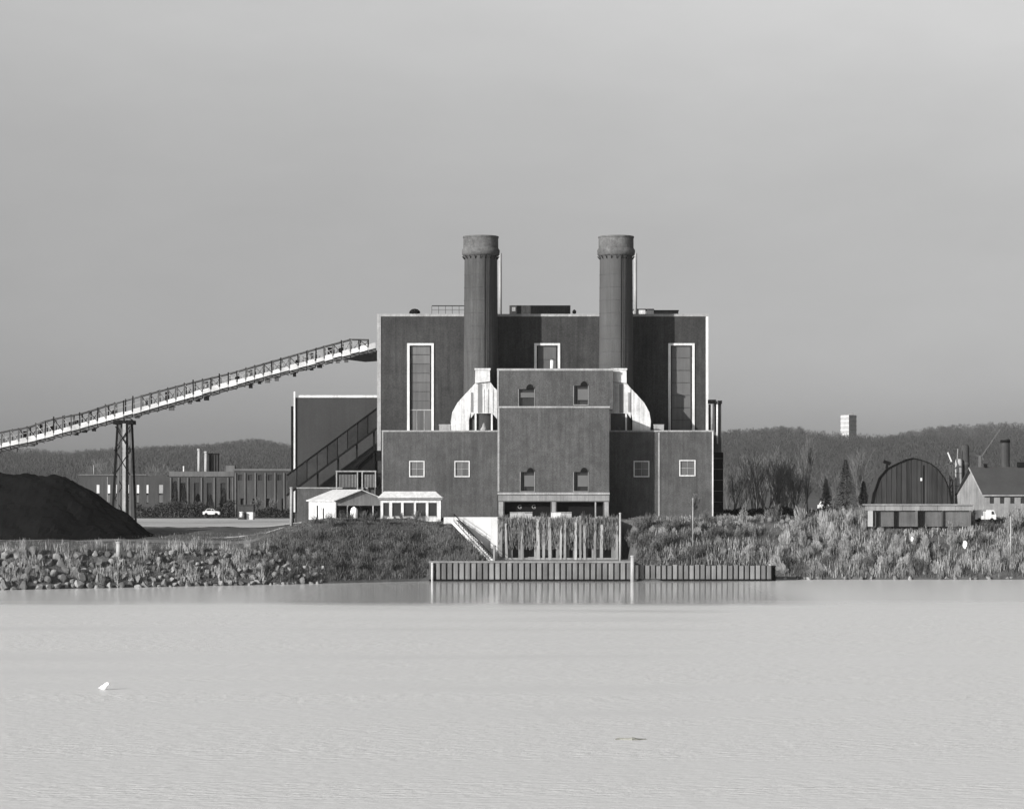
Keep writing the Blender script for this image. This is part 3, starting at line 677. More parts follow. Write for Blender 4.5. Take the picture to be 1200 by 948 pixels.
# ------------------------------------------------------------------ coal pile
cp = MB(); V = []; nu, nv = 110, 50
prof = [(-60, 556), (0, 558.5), (40, 557), (60, 559), (85, 566), (105, 575), (130, 590), (150, 603), (178, 628), (181, 629)]
Yp = 372.0
xp0, xp1 = X(-260, Yp), X(180, Yp)
for j in range(nv+1):
    v = j/nv*2-1
    for i in range(nu+1):
        x = lerp(xp0, xp1, i/nu); pxx = 600 + x*F/Yp
        top = max(0, (Z(interp(prof, pxx), Yp) if pxx > -60 else Z(556, Yp)) - 6.6)
        if pxx < -150: top *= max(0, (pxx+260)/110.0)**0.7
        y = Yp + v*14.0*(0.35+0.65*min(1, top/9.0))
        h = top*max(0, 1-abs(v)**1.25) if abs(v) < 1 else 0
        h += (noise2(x*1.3, y*1.7)*0.22 + noise2(x*.5+1.5*math.sin(y*.3), y*.15)*.35 + rnd.uniform(-.10, .10))*min(1, h/1.0)
        V.append((x, y, ground(x, y) - 0.15 + max(0, h)*(1 if True else 0)))
cp.v = V; cp.f = [(j*(nu+1)+i, j*(nu+1)+i+1, (j+1)*(nu+1)+i+1, (j+1)*(nu+1)+i) for j in range(nv) for i in range(nu)]
tag(cp.build('coal_pile', coal), 'big black coal heap sloping down under the conveyor bridge', 'coal pile')

# ------------------------------------------------------------------ pale sheds before the left wing
def gable_shed():
    Y0 = 386.0; th = R(25); w_ = 58*Y0/F/math.cos(th); Ls = 38*Y0/F/math.sin(th)
    x0 = X(393, Y0); ux, uy = math.cos(th), math.sin(th); vx, vy = -math.sin(th), math.cos(th)
    t = thing('gable_shed', (x0, Y0, 9.2), 'white gabled shed with bright roof and open front beside the bank', 'shed')
    P = lambda a, b, z: (x0+a*ux+b*vx, Y0+a*uy+b*vy, z)
    ze, zr, zb = Z(586.5, Y0), Z(574.5, Y0), 9.0
    ov = 0.35
    q = MB()   # side wall
    q.add([P(0,0,zb), P(0,Ls,zb), P(0,Ls,ze), P(0,0,ze), P(.15,0,zb), P(.15,Ls,zb), P(.15,Ls,ze), P(.15,0,ze)], [(0,3,2,1),(4,5,6,7),(0,1,5,4),(3,7,6,2),(0,4,7,3),(1,2,6,5)]); q.build('side_wall', white, t)
    q = MB(); q.add([P(w_,0,zb), P(w_,Ls,zb), P(w_,Ls,ze), P(w_,0,ze), P(w_,Ls,zb), P(0,Ls,zb), P(0,Ls,ze), P(w_/2,Ls,zr), P(w_,Ls,ze)], [(0,1,2,3),(4,5,6,7,8)]); q.build('back_wall', trim, t)
    zo = Z(592.5, Y0)
    q = MB(); q.add([P(0.1,.1,zo), P(w_,.1,zo), P(w_,.1,ze), P(w_/2,.1,zr-.05), P(0.1,.1,ze), P(0.1,.3,zo), P(w_,.3,zo), P(w_,.3,ze), P(w_/2,.3,zr-.05), P(0.1,.3,ze)], [(0,1,2,3,4),(9,8,7,6,5),(0,5,6,1)]); q.build('gable_wall', conc_d, t)  # gable greyer than the side wall: its weaker sunlight is put into the colour
    for a, bb in ((-ov, w_/2), (w_+ov, w_/2)):
        zz0 = ze-0.12; q = MB()
        q.add([P(a,-ov,zz0), P(bb,-ov,zr), P(bb,Ls+ov,zr), P(a,Ls+ov,zz0), P(a,-ov,zz0+.14), P(bb,-ov,zr+.14), P(bb,Ls+ov,zr+.14), P(a,Ls+ov,zz0+.14)], [(0,1,2,3),(7,6,5,4),(0,4,5,1),(1,5,6,2),(2,6,7,3),(3,7,4,0)])
        q.build('roof', white, t)
    for k in range(5):
        a = w_*k/4; p_ = P(min(max(a, .12), w_-.12), .2, zb); r_ = (p_[0], p_[1], zo)
        MB().bar(p_, r_, 0.2).build('post', trim if k != 2 else dark, t)
    for k in range(3):
        b0 = Ls*(k+0.3)/3; q = MB(); q.add([P(-.03,b0,9.9), P(-.03,b0+1.3,9.9), P(-.03,b0+1.3,11.1), P(-.03,b0,11.1)], [(0,3,2,1)]); q.build('side_hatch', duct_m, t)
gable_shed()
t = thing('long_hut', (X(481, 384), 384, 9.2), 'long white roofed hut with dark windows between pale pilasters', 'hut')
yh = 384.0; zr0, zr1 = Z(583.5, yh), Z(576.5, yh)
hx0, hx1 = X(446, yh), X(516.5, yh)
MB().wall(hx0, hx1, yh, yh+6, 8.8, zr0, [(X(a, yh), X(b, yh), Z(605, yh), Z(589, yh), 0.4) for a, b in ((449, 456), (459.5, 470), (473, 485), (487.5, 499), (502, 512))]).build('wall', white, t)
for a, b in ((449, 456), (459.5, 470), (473, 485), (487.5, 499), (502, 512)):
    w_ = MB().box(X(a, yh)+.02, X(b, yh)-.02, yh+0.25, yh+0.3, Z(605, yh)+.02, Z(589, yh)-.02).build('window', glass_d, t)
    part_box('sill', trim, w_, X(a, yh), X(b, yh), yh-0.1, yh+0.2, Z(605.6, yh), Z(604.6, yh))
rf = MB(); e = 0.5
rf.add([(hx0-e, yh-e, zr0+.02), (hx1+e*.7, yh-e, zr0+.02), (hx1+e*.7, yh+6+e, zr0+.02), (hx0-e, yh+6+e, zr0+.02), (hx0+.5, yh+1.2, zr1+.1), (hx1-.9, yh+1.2, zr1+.1), (hx1-.9, yh+4.8, zr1+.1), (hx0+.5, yh+4.8, zr1+.1)],
       [(0,3,2,1),(4,5,6,7),(0,1,5,4),(1,2,6,5),(2,3,7,6),(3,0,4,7)]); rf.build('roof', white, t)
part_box('fascia', conc_d, t, hx0-.3, hx1+.25, yh-0.3, yh-.004, zr0-0.28, zr0-0.003)
# bits beside the sheds
t = thing('white_tank', (X(415, 383), 383, 9.2), 'small white domed tank in the open front of the gabled shed', 'tank')
MB().lathe(X(415, 383), 383, [(0.55, 9.3), (0.6, 10.3), (0.45, 10.9), (0.01, 11.2)], 14).build('shell', white_rock, t, True)
MB().lathe(X(415, 383), 383, [(0.62, 9.1), (0.62, 9.32)], 14).build('base', dark, t)
# loose fence posts
for i, px in enumerate((372, 379, 401, 408, 420, 431, 440)):
    yy = 381+rnd.uniform(-1, 1); h = rnd.uniform(1.0, 1.7); o = MB().tube((X(px, yy), yy, ground(X(px, yy), yy)-.2), (X(px, yy), yy, 9.7+h), 0.12, 0.10, 7).build('fence_post', dark)
    tag(o, 'dark wooden post standing before the gabled shed', 'post', 'dark posts before the gabled shed')

# ------------------------------------------------------------------ poles
def pole(px, Y, q0, q1, r, m_, label, cat='post', name='post', cap=True):
    t = thing(name, (X(px, Y), Y, Z(q1, Y)), label, cat)
    MB().tube((X(px, Y), Y, Z(q1, Y)), (X(px, Y), Y, Z(q0, Y)), r, r*0.85, 10).build('shaft', m_, t, True)
    if cap: MB().lathe(X(px, Y), Y, [(r, Z(q0, Y)-.02), (r*1.25, Z(q0, Y)), (r*0.9, Z(q0, Y)+.15), (0.01, Z(q0, Y)+.18)], 10).build('cap', m_, t)
pole(341.5, 378, 572, 616, 0.26, trim, 'thick pale post at the left end of the sheds', name='thick_post')
pole(506.5, 367.4, 660.5, 684, 0.16, white, 'bright white mooring pile at the bulkhead left end', name='mooring_pile')
pole(726.8, 370, 602, 661, 0.17, conc, 'tall thin pale pole at the intake wall right end', 'pole', 'tall_pole')
pole(579.5, 372, 640, 660, 0.22, conc_d, 'stubby grey post at the stair foot', name='stub_post')
pole(741.2, 367.2, 652, 683, 0.32, conc, 'thick pale pile where the two bulkheads meet', name='corner_pile')
pole(812, 372, 585, 640, 0.09, trim, 'very thin pale pole on the bank before the right wing', 'pole', 'marker_pole')
pole(905.5, 371, 664, 682, 0.45, dark, 'dark blunt pile at the right end of the bulkhead', name='end_pile')
pole(1184.5, 378, 606, 650, 0.12, trim, 'thin pale pole in the brush near the white van', 'pole', 'marker_pole')
pole(139, 345, 636, 652, 0.38, conc, 'stubby pale bollard on top of the left stone bank', 'bollard', 'stone_bollard')
pole(126, 395, 560, 615, 0.07, trim, 'thin lamp pole left of the conveyor trestle', 'pole', 'lamp_pole')

# ------------------------------------------------------------------ bulkhead and water intake
def bulkhead(p0, p1, q0, w, label, Yb, cap_h=0.28):
    t = thing('bulkhead', (X((p0+p1)/2, Yb), Yb, 0), label, 'bulkhead')
    n = int(round((p1-p0)/w)); zt = Z(q0, Yb)
    proto = None
    for k in range(n):
        a0, a1 = X(lerp(p0, p1, k/n), Yb), X(lerp(p0, p1, (k+1)/n), Yb); wv = a1-a0; dy = rnd.uniform(-.06, .06); dz = rnd.uniform(-.14, .10) if cap_h < .1 else 0
        P = [(a0+.05, Yb+.26), (a0+.18*wv, Yb), (a1-.24*wv, Yb), (a1-.08*wv, Yb+.26), (a1-.08*wv, Yb+.4), (a0+.05, Yb+.4)]
        b_ = MB(); m_ = len(P)
        b_.add([(x, y+dy, -1.2) for x, y in P]+[(x, y+dy, zt+dz) for x, y in P], [tuple(range(m_))[::-1], tuple(range(m_, 2*m_))]+[(i, (i+1) % m_, m_+(i+1) % m_, m_+i) for i in range(m_)])
        b_.build('pile', pile_m, t)
    part_box('backing', dark, t, X(p0, Yb), X(p1, Yb), Yb+.48, Yb+.8, -1.2, zt-.1)
    if cap_h > .1: part_box('cap_beam', pile_m, t, X(p0, Yb)-.1, X(p1, Yb)+.1, Yb-.12, Yb+1.0, zt+.003, zt+cap_h)
    part_box('waterline_waler', dark, t, X(p0, Yb), X(p1, Yb), Yb-.14, Yb-.005, 0.02, 0.30)
    return t
bulkhead(503, 741, 659.5, 7.0, 'long ribbed bulkhead with a cap beam below the intake wall', 367.8)
bulkhead(743, 905, 662, 6.4, 'ribbed bulkhead of pale uncapped piles right of the intake', 368.6, 0.0)
# deck behind the bulkheads
tag(MB().box(X(503, 368)-0, X(741, 368), 368.85, 386, 1.4, 2.95).build('intake_deck', conc_d), kind='structure')
tag(MB().box(X(743, 368), X(905, 368), 369.2, 371.5, 1.0, Z(664, 369)).build('bulkhead_fill', soil), kind='structure')
# intake wall
Yi = 379.5
iw = thing('intake_wall', (X(655, Yi), Yi, 2.9), 'tall weathered intake wall with vertical posts and dark openings above the bulkhead', 'retaining wall')
holes = [(600.5, 607.5, 632, 656.8), (614.5, 626, 640, 652.5), (633.5, 641.5, 636, 641), (633.5, 641.5, 651, 656), (648, 651.5, 640, 654.5), (656, 662, 636, 644), (655, 662.5, 650, 656.8), (667, 671.5, 634, 656.8), (676, 680.5, 634, 643), (676, 683, 650, 656.8), (689, 693.5, 635, 656.8), (698, 702, 634, 642), (708, 716.5, 630, 654)]
zt = Z(609, Yi)
MB().wall(X(583.5, Yi), X(725, Yi), Yi, 388, 2.6, zt, [(X(a, Yi), X(b, Yi), Z(d, Yi), Z(c, Yi), 2.5) for a, b, c, d in holes]).build('wall', conc_d, iw)
px = 584.5; k = 0
while px < 724:
    wpx = rnd.uniform(2.6, 4.6)
    if not any(a-1 < px+wpx/2 < b+1 for a, b, c, d in holes if d-c > 12):
        q0 = rnd.uniform(606, 622) if k % 3 else rnd.uniform(603, 609); lean = rnd.uniform(-.15, .15)
        MB().bar((X(px+wpx/2, Yi), Yi-.55, 2.95), (X(px+wpx/2, Yi)+lean, Yi-.42, Z(q0, Yi)), wpx*.13*.85, 0.28).build('timber_post', timber, iw)
    px += wpx + rnd.uniform(1.5, 4.2); k += 1
part_box('sill', conc_d, iw, X(583, Yi), X(726, Yi), Yi-.6, Yi-.002, 2.952, 3.25)
# pale concrete flank with the stair
fl = thing('concrete_flank', (X(560, 384), 384, 3), 'smooth pale concrete wall beside the stair left of the intake', 'retaining wall')
MB().prism([(X(579, 383), 2.6), (X(583.4, 383), 2.6), (X(583.4, 383), Z(606, 383)), (X(520, 383), Z(606, 383)), (X(520, 383), 8), (X(536, 383), 8)], 383, 389).build('wall', flank, fl)
part_box('return_wall', flank, fl, X(575, 381), X(583.2, 381), 379.6, 382.99, 2.6, Z(606, 381))
st_ = thing('bank_stair', (X(556, 378), 378, 3), 'pale concrete stair running down the bank to the bulkhead', 'stair')
n = 24
for k in range(n):
    u = k/n; px0 = lerp(532, 578, u); q = lerp(609, 658.5, u); ys = lerp(382.4, 374.5, u)
    part_box('step', flank, st_, X(px0, ys), X(px0, ys)+0.42, ys-.9, ys+.9, Z(q, ys)-.55, Z(q, ys))
for yy_, nm in ((-.95, 'handrail'), (.95, 'handrail')):
    pa, pb = (X(532, 382.4), 382.4+yy_, Z(609, 382.4)+.9), (X(578, 374.5), 374.5+yy_, Z(658.5, 374.5)+.9)
    MB().bar(pa, pb, 0.07).build(nm, dark, st_)
    for k in range(9):
        u = k/8; p_ = [lerp(a, b, u) for a, b in zip(pa, pb)]; MB().bar(p_, (p_[0], p_[1], p_[2]-1.3), 0.05).build('baluster', dark, st_)
MB().bar((X(531, 382.4), 381.3, Z(610, 382.4)-.25), (X(577, 374.5), 373.4, Z(660, 374.5)-.25), 0.22, 0.5).build('stringer', flank, st_)

# ------------------------------------------------------------------ left background: old factory
Yf = 560.0
fb = thing('old_factory', (X(225, Yf), Yf, 8), 'long low brick factory with bright slit windows behind the gravel lot', 'factory')
def fx_(p): return X(p, Yf)
def fz(q): return Z(q, Yf)
slits = [(113, 116.5), (125.5, 129), (136, 139), (148.5, 152), (160, 163), (171.5, 174), (186, 191)]
MB().wall(fx_(92), fx_(196), Yf, Yf+15, 7.5, fz(557.5), [(fx_(a), fx_(b), fz(590), fz(568), .4) for a, b in slits]).build('wall', fac, fb)
for a, b in slits:
    w_ = part_box('window', white if b < 180 else trim, fb, fx_(a)+.01, fx_(b)-.01, Yf+.05, Yf+.1, fz(578), fz(568)-.01)  # white paint stands in for light reflected by the slit windows
    part_box('pane', fac_l, w_, fx_(a)+.02, fx_(b)-.02, Yf+.06, Yf+.12, fz(589), fz(580))
part_box('parapet', fac_l, fb, fx_(92), fx_(172), Yf-.3, Yf+.3, fz(557.4), fz(555.6))
MB().wall(fx_(196.2), fx_(275), Yf-1, Yf+15, 7.5, fz(558.5), [(fx_(a), fx_(a+6), fz(597), fz(566), .5) for a in (202, 212, 228, 243, 259)]).build('wall', fac, fb)
part_box('parapet', fac_l, fb, fx_(199), fx_(275), Yf-1.3, Yf-.4, fz(558.3), fz(552.5))
for a in (200, 209.5, 220, 236, 251, 267, 272.5): part_box('pilaster', fac_l, fb, fx_(a), fx_(a+1.6), Yf-1.3, Yf-1.005, 7.6, fz(559.5))
MB().wall(fx_(275.3), fx_(348), Yf-2, Yf+14, 7.5, fz(552), [(fx_(a), fx_(a+5), fz(563), fz(556.5), .5) for a in (280, 291.5, 303.5, 315, 326, 337)]+[(fx_(a), fx_(a+4), fz(603), fz(584), .5) for a in (283, 297, 313, 331)]).build('wall', fac, fb)
part_box('parapet', fac_l, fb, fx_(274.5), fx_(348), Yf-2.3, Yf-1.5, fz(552)+.004, fz(549.5))
for a in (276.5, 287.5, 299.5, 311, 322.5, 333): part_box('pilaster', fac_l, fb, fx_(a), fx_(a+1.5), Yf-2.25, Yf-2.005, 7.6, fz(554))
for a in (280, 291.5, 303.5, 315, 326, 337): part_box('window', glass_d, fb, fx_(a)+.02, fx_(a+5)-.02, Yf-1.7, Yf-1.6, fz(563)+.02, fz(556.5)-.02)
for a in (202, 212, 228, 243, 259): part_box('window', glass_d, fb, fx_(a)+.02, fx_(a+6)-.02, Yf-.7, Yf-.6, fz(597)+.02, fz(566)-.02)
part_box('stair_head', fac_l, fb, fx_(264), fx_(274.4), Yf+1, Yf+4, fz(558.4), fz(545.5))
for a, b, q, m_, lb in ((231.3, 235, 528, conc, 'tallest pale slim chimney of the old factory'), (239.3, 243.2, 531, conc, 'second pale slim chimney, beside the dark block on the old factory'), ):
    t = thing('slim_chimney', (fx_(a), Yf+6, fz(558)), lb, 'chimney')
    MB().tube((X((a+b)/2, Yf+6), Yf+6, fz(560)), (X((a+b)/2, Yf+6), Yf+6, Z(q, Yf+6)), (b-a)*.1, (b-a)*.085, 12).build('shaft', m_, t, True)
    MB().lathe(X((a+b)/2, Yf+6), Yf+6, [((b-a)*.10, Z(q, Yf+6)), ((b-a)*.12, Z(q, Yf+6)+.1), ((b-a)*.11, Z(q, Yf+6)+.4), (.1, Z(q, Yf+6)+.4)], 12).build('rim', m_, t)
t = thing('roof_tank', (fx_(249), Yf+7, fz(558)), 'dark boxy tank house behind the slim chimneys of the factory', 'tank house')
part_box('body', fac, t, X(244.5, Yf+7), X(255, Yf+7), Yf+7, Yf+10, fz(560), fz(532)); part_box('lid', dark, t, X(244, Yf+7), X(255.6, Yf+7), Yf+6.8, Yf+10.2, fz(532)+.003, fz(530.8))
for k in range(3): part_box('rib', dark, t, X(246+3*k, Yf+7), X(247+3*k, Yf+7), Yf+6.85, Yf+6.99, fz(558), fz(532.5))
pole(215.3, Yf+3, 547, 558, .2, white, 'stubby white vent on the old factory roof', 'vent', 'roof_vent')
pole(110, Yf+3, 546, 557, .12, trim, 'bent pale aerial on the far left factory roof', 'vent', 'roof_vent')

# cars in the lot
def car(px, Y, zg, L_, m_, label, h=1.4):
    x = X(px, Y); t = thing('parked_car', (x, Y, zg), label, 'car')
    P = [(-.5, .18), (.5, .18), (.5, .52), (.40, .62), (.22, .66), (.10, 1.0), (-.24, 1.0), (-.36, .64), (-.5, .58)]
    MB().prism([(x+a*L_, zg+b*h) for a, b in P], Y-.85, Y+.85).build('body', m_, t)
    for s_ in (-.3, .3): MB().tube((x+s_*L_, Y-.9, zg+.3), (x+s_*L_, Y+.9, zg+.3), .32, .32, 12).build('axle_wheels', dark, t)
    MB().prism([(x+.02*L_, zg+.68*h), (x+.19*L_, zg+.68*h), (x+.09*L_, zg+.95*h), (x+.02*L_, zg+.95*h)], Y-.87, Y-.851).build('side_window', glass_d, t)
    MB().prism([(x-.31*L_, zg+.68*h), (x-.01*L_, zg+.68*h), (x-.01*L_, zg+.95*h), (x-.22*L_, zg+.95*h)], Y-.87, Y-.851).build('side_window', glass_d, t)
car(248, 520, 8.6, 3.6, white, 'white car parked before the dark factory shrubs', 1.5)
car(965, 620, 9.2, 2.9, white, 'lone white car far off beyond the bare trees', 2.2)
t = thing('lot_kiosk', (X(286, 500), 500, 8), 'small grey kiosk with white base in the gravel lot', 'kiosk')
part_box('upper_wall', fac, t, X(279, 500), X(297, 500), 500, 503, Z(600, 500), Z(592, 500)); part_box('base_wall', white, t, X(289, 500), X(296.5, 500), 499.9, 503, 7.9, Z(600, 500)-.004)
part_box('base_wall', fac, t, X(279, 500), X(289, 500)-.004, 500, 503, 7.9, Z(600, 500)-.004)
part_box('roof', roof_d, t, X(278.5, 500), X(297.5, 500), 499.7, 503.3, Z(592, 500)+.003, Z(591.3, 500))
pole(283, 499, 600.5, 606, .42, white, 'squat white drum left of the kiosk base', 'drum', 'white_drum')

# ------------------------------------------------------------------ right: arched barn, deck, house, stacks
Yb = 432.0
bn = thing('arched_barn', (X(1068, Yb), Yb, 9.2), 'dark round topped barn with vertical boards above the pier deck', 'barn')
bp_ = [(1020, 606), (1021.5, 592), (1024, 577), (1030, 560), (1039, 549.5), (1052, 543), (1062, 538.5), (1070, 537), (1080, 539.5), (1090, 543), (1099, 550), (1107, 561), (1112.5, 574), (1116, 592), (1117, 606)]
def bt(px): return interp(bp_, px)
nb = 16
for k in range(nb):
    a0, a1 = lerp(1021, 1116, k/nb)+.25, lerp(1021, 1116, (k+1)/nb)-.25
    P = [(X(a0, Yb), 9.0), (X(a1, Yb), 9.0), (X(a1, Yb), Z(bt(a1), Yb)), (X((a0+a1)/2, Yb), Z(bt((a0+a1)/2), Yb)), (X(a0, Yb), Z(bt(a0), Yb))]
    MB().prism(P, Yb+rnd.uniform(-.12, .02), Yb+.3).build('board', barn_m, bn)
full = [(X(a, Yb), Z(b, Yb)-.08) for a, b in bp_]
MB().prism(full[::-1][:], Yb+.32, Yb+6).build('vault', roof_d, bn)
hb = MB()
for p, q in zip(full[1:], full[2:-1]): hb.bar((p[0], Yb-.15, p[1]+.1), (q[0], Yb-.15, q[1]+.1), .4, .16)
hb.build('verge', dark, bn)
MB().tube((X(1040, Yb), Yb+1, Z(549, Yb)), (X(1041, Yb), Yb+1, Z(543, Yb)), .25, .2, 8).build('cowl_stem', dark, bn)
MB().bar((X(1036.5, Yb), Yb+1, Z(540.5, Yb)), (X(1044.5, Yb), Yb+1, Z(543.5, Yb)), .7, .55).build('cowl', dark, bn)
part_box('lamp', white, bn, X(1078.3, Yb), X(1080.3, Yb), Yb-.4, Yb-.15, Z(563.5, Yb), Z(560, Yb))
part_box('door_post', dark, bn, X(1081.5, Yb), X(1083, Yb), Yb-.2, Yb-.13, 9.2, Z(545, Yb))
Yk = 386.0
conc_b = mat('weathered_beam', 0.17, 0.85, 0.25, 0.8, fine=0.25, streak=0.3)
dk = thing('pier_deck', (X(1078, Yk), Yk, 9), 'pale concrete deck beam on stubby piers above the brushy bank', 'deck')
n = 6
for k in range(n):
    a0, a1 = lerp(1016.5, 1140, k/n)+.15, lerp(1016.5, 1140, (k+1)/n)-.15
    part_box('beam', conc_d, dk, X(a0, Yk), X(a1, Yk), Yk-.0, Yk+3, Z(598.2, Yk), Z(592, Yk))
part_box('ledge', conc_b, dk, X(1014, Yk), X(1141, Yk), Yk-.3, Yk+3.2, Z(592, Yk)+.003, Z(590.6, Yk))
part_box('back_wall', mat('deck_infill', 0.075, 0.9, 0.25, 0.8, fine=0.3, streak=0.3), dk, X(1024, Yk), X(1139, Yk), Yk+.55, Yk+.9, 8, Z(598.3, Yk))
for a, w_, m_ in ((1017.5, 5.5, conc), (1027, 2.5, dark), (1048, 3, dark), (1073, 2.5, fac_l), (1078, 3.5, dark), (1104, 1.5, fac), (1136, 2, fac_l)):
    part_box('pier', m_, dk, X(a, Yk), X(a+w_, Yk), Yk+.1, Yk+.52, 8, Z(598.3, Yk))
Ys = 436.0  # one silo as two cylinders: pale paints its lit side, dark its shaded side
t = thing('silo_lit_side', (X(1123.5, Ys), Ys, 9), 'slim pale cylinder painting the lit left side of the silo beside the barn', 'silo')
MB().lathe(X(1123.5, Ys), Ys, [(.66, 9), (.66, Z(541, Ys)), (.5, Z(538, Ys)), (.01, Z(537.5, Ys))], 16).build('shell', conc, t, True)
for q in (585, 570, 555): MB().lathe(X(1123.5, Ys), Ys, [(.68, Z(q, Ys)), (.70, Z(q, Ys)+.02), (.70, Z(q, Ys)+.15), (.68, Z(q, Ys)+.17)], 16).build('hoop', conc_d, t, True)
MB().tube((X(1121, Ys), Ys-.5, Z(541, Ys)), (X(1122, Ys), Ys-.5, Z(526, Ys)), .09, .09, 6).build('vent', trim, t)
t = thing('silo_shaded_side', (X(1132, Ys), Ys+1, 9), 'dark rounded cylinder painting the shaded right side of the silo', 'chimney')
MB().lathe(X(1132, Ys), Ys+1, [(.85, 9), (.78, Z(526, Ys)), (.7, Z(522.5, Ys)), (.45, Z(520.8, Ys)), (.01, Z(520.5, Ys))], 18).build('shaft', roof_d, t, True)
MB().lathe(X(1132, Ys), Ys+1, [(.84, Z(545, Ys)), (.86, Z(545, Ys)+.1), (.86, Z(545, Ys)+.4), (.82, Z(545, Ys)+.5)], 18).build('hoop', steel, t, True)
t = thing('far_stack', (X(1178, 520), 520, 9), 'dark far stack rising behind the house roof', 'chimney')
MB().lathe(X(1178, 520), 520, [(1.0, 9), (.95, Z(517, 520)), (.9, Z(514.5, 520)), (.6, Z(514, 520)), (.5, Z(515, 520))], 18).build('shaft', fac, t, True)
MB().lathe(X(1178, 520), 520, [(.97, Z(519, 520)), (1.05, Z(518.5, 520)), (1.05, Z(516, 520)), (.95, Z(515.5, 520))], 18).build('rim', dark, t, True)
# lattice bits
t = thing('lattice_mast', (X(1114, 434), 434, 9), 'thin ragged lattice mast against the right side of the barn', 'mast')
for a, b in (((1113, 592), (1113.5, 541)), ((1117, 592), (1115.5, 541)), ((1110.5, 530), (1115, 541)), ((1108, 544), (1119, 543))):
    MB().bar((X(a[0], 434), 434, Z(a[1], 434)), (X(b[0], 434), 434, Z(b[1], 434)), .22).build('strut', steel if b[0] != 1115 else white, t)
for k in range(6): MB().bar((X(1113, 434), 434.0, Z(590-8*k, 434)), (X(1116.5, 434), 434.0, Z(582-8*k, 434)), .1).build('brace', dark, t)
t = thing('loading_crane', (X(1148, 500), 500, 9), 'slender pale crane boom leaning right behind the house roof', 'crane')
MB().bar((X(1148, 500), 500, Z(538, 500)), (X(1172, 500), 500, Z(503, 500)), .2).build('boom', fac_l, t)
MB().bar((X(1148, 500), 500, 9), (X(1148, 500), 500, Z(534, 500)), .5).build('mast', fac_l, t)
MB().bar((X(1143, 500), 500, Z(533, 500)), (X(1153, 500), 500, Z(539, 500)), .3).build('jib_foot', steel, t)
MB().bar((X(1160, 500), 500, Z(508, 500)), (X(1178, 500), 500, Z(501, 500)), .15).build('stay', steel, t)

Yh = 424.0
hs = thing('gabled_house', (X(1170, Yh), Yh, 9.2), 'long house with a big dark roof and pale left gable', 'house')
zr, ze = Z(548.5, Yh+5), Z(580, Yh)
xl, xr = X(1142, Yh+5), X(1290, Yh)
xl0 = X(1153, Yh)
# gable end leans as seen at an angle: the house is turned slightly, its left end recedes
D = 9.0; gl = 3.0
A = (xl0, Yh); B = (xl0-gl, Yh+D)
zg = 9.0
MB().add([(A[0], A[1], zg), (B[0], B[1], zg), (B[0], B[1], ze), ((A[0]+B[0])/2, (A[1]+B[1])/2, Z(556, Yh+D/2)+.3), (A[0], A[1], ze)], [(0, 4, 3, 2, 1)]).build('gable_wall', conc_d, hs)
MB().wall(xl0+.01, xr, Yh, Yh+.4, zg, ze, [(X(a, Yh), X(a+5, Yh), Z(590, Yh), Z(583, Yh), .2) for a in (1160, 1172, 1184, 1196, 1208)]).build('wall', conc_d, hs)
for a in (1160, 1172, 1184, 1196, 1208): part_box('window', glass_d, hs, X(a, Yh)+.02, X(a+5, Yh)-.02, Yh+.12, Yh+.15, Z(590, Yh)+.02, Z(583, Yh)-.02)
rm_x = (A[0]+B[0])/2-.3
r_ = MB(); r_.add([(xl0-.4, Yh-.5, ze-.1), (xr+.4, Yh-.5, ze-.1), (xr-1.5, Yh+D/2, zr), (rm_x, Yh+D/2, zr), (xl0-.4, Yh-.5, ze+.08), (xr+.4, Yh-.5, ze+.08), (xr-1.5, Yh+D/2, zr+.18), (rm_x, Yh+D/2, zr+.18)],
                  [(0,3,2,1),(4,5,6,7),(0,1,5,4),(1,2,6,5),(2,3,7,6),(3,0,4,7)]); r_.build('roof_slope', roof_d, hs)
r_ = MB(); r_.add([(rm_x, Yh+D/2+.01, zr), (xr-1.5, Yh+D/2+.01, zr), (xr-2, Yh+D+.5, ze-.1), (B[0]-.3, Yh+D+.5, ze-.1), (rm_x, Yh+D/2+.01, zr+.18), (xr-1.5, Yh+D/2+.01, zr+.18), (xr-2, Yh+D+.5, ze+.1), (B[0]-.3, Yh+D+.5, ze+.1)],
                  [(0,3,2,1),(4,5,6,7),(0,1,5,4),(1,2,6,5),(2,3,7,6),(3,0,4,7)]); r_.build('roof_slope', roof_d, hs)
MB().bar((xl0-.4, Yh-.55, ze), (rm_x, Yh+D/2-.05, zr+.06), .12, .22).build('verge_board', trim, hs)
MB().bar((xl0-.4, Yh-.58, ze-.08), (xr, Yh-.58, ze-.08), .12, .2).build('gutter', trim, hs)
part_box('ridge_vent', dark, hs, X(1154, Yh+4), X(1157.5, Yh+4), Yh+4.2, Yh+5.0, zr+.1, Z(543.5, Yh+4))
part_box('ridge_vent', dark, hs, X(1193, Yh+4), X(1203, Yh+4), Yh+4.2, Yh+5.0, zr+.1, Z(541.5, Yh+4))
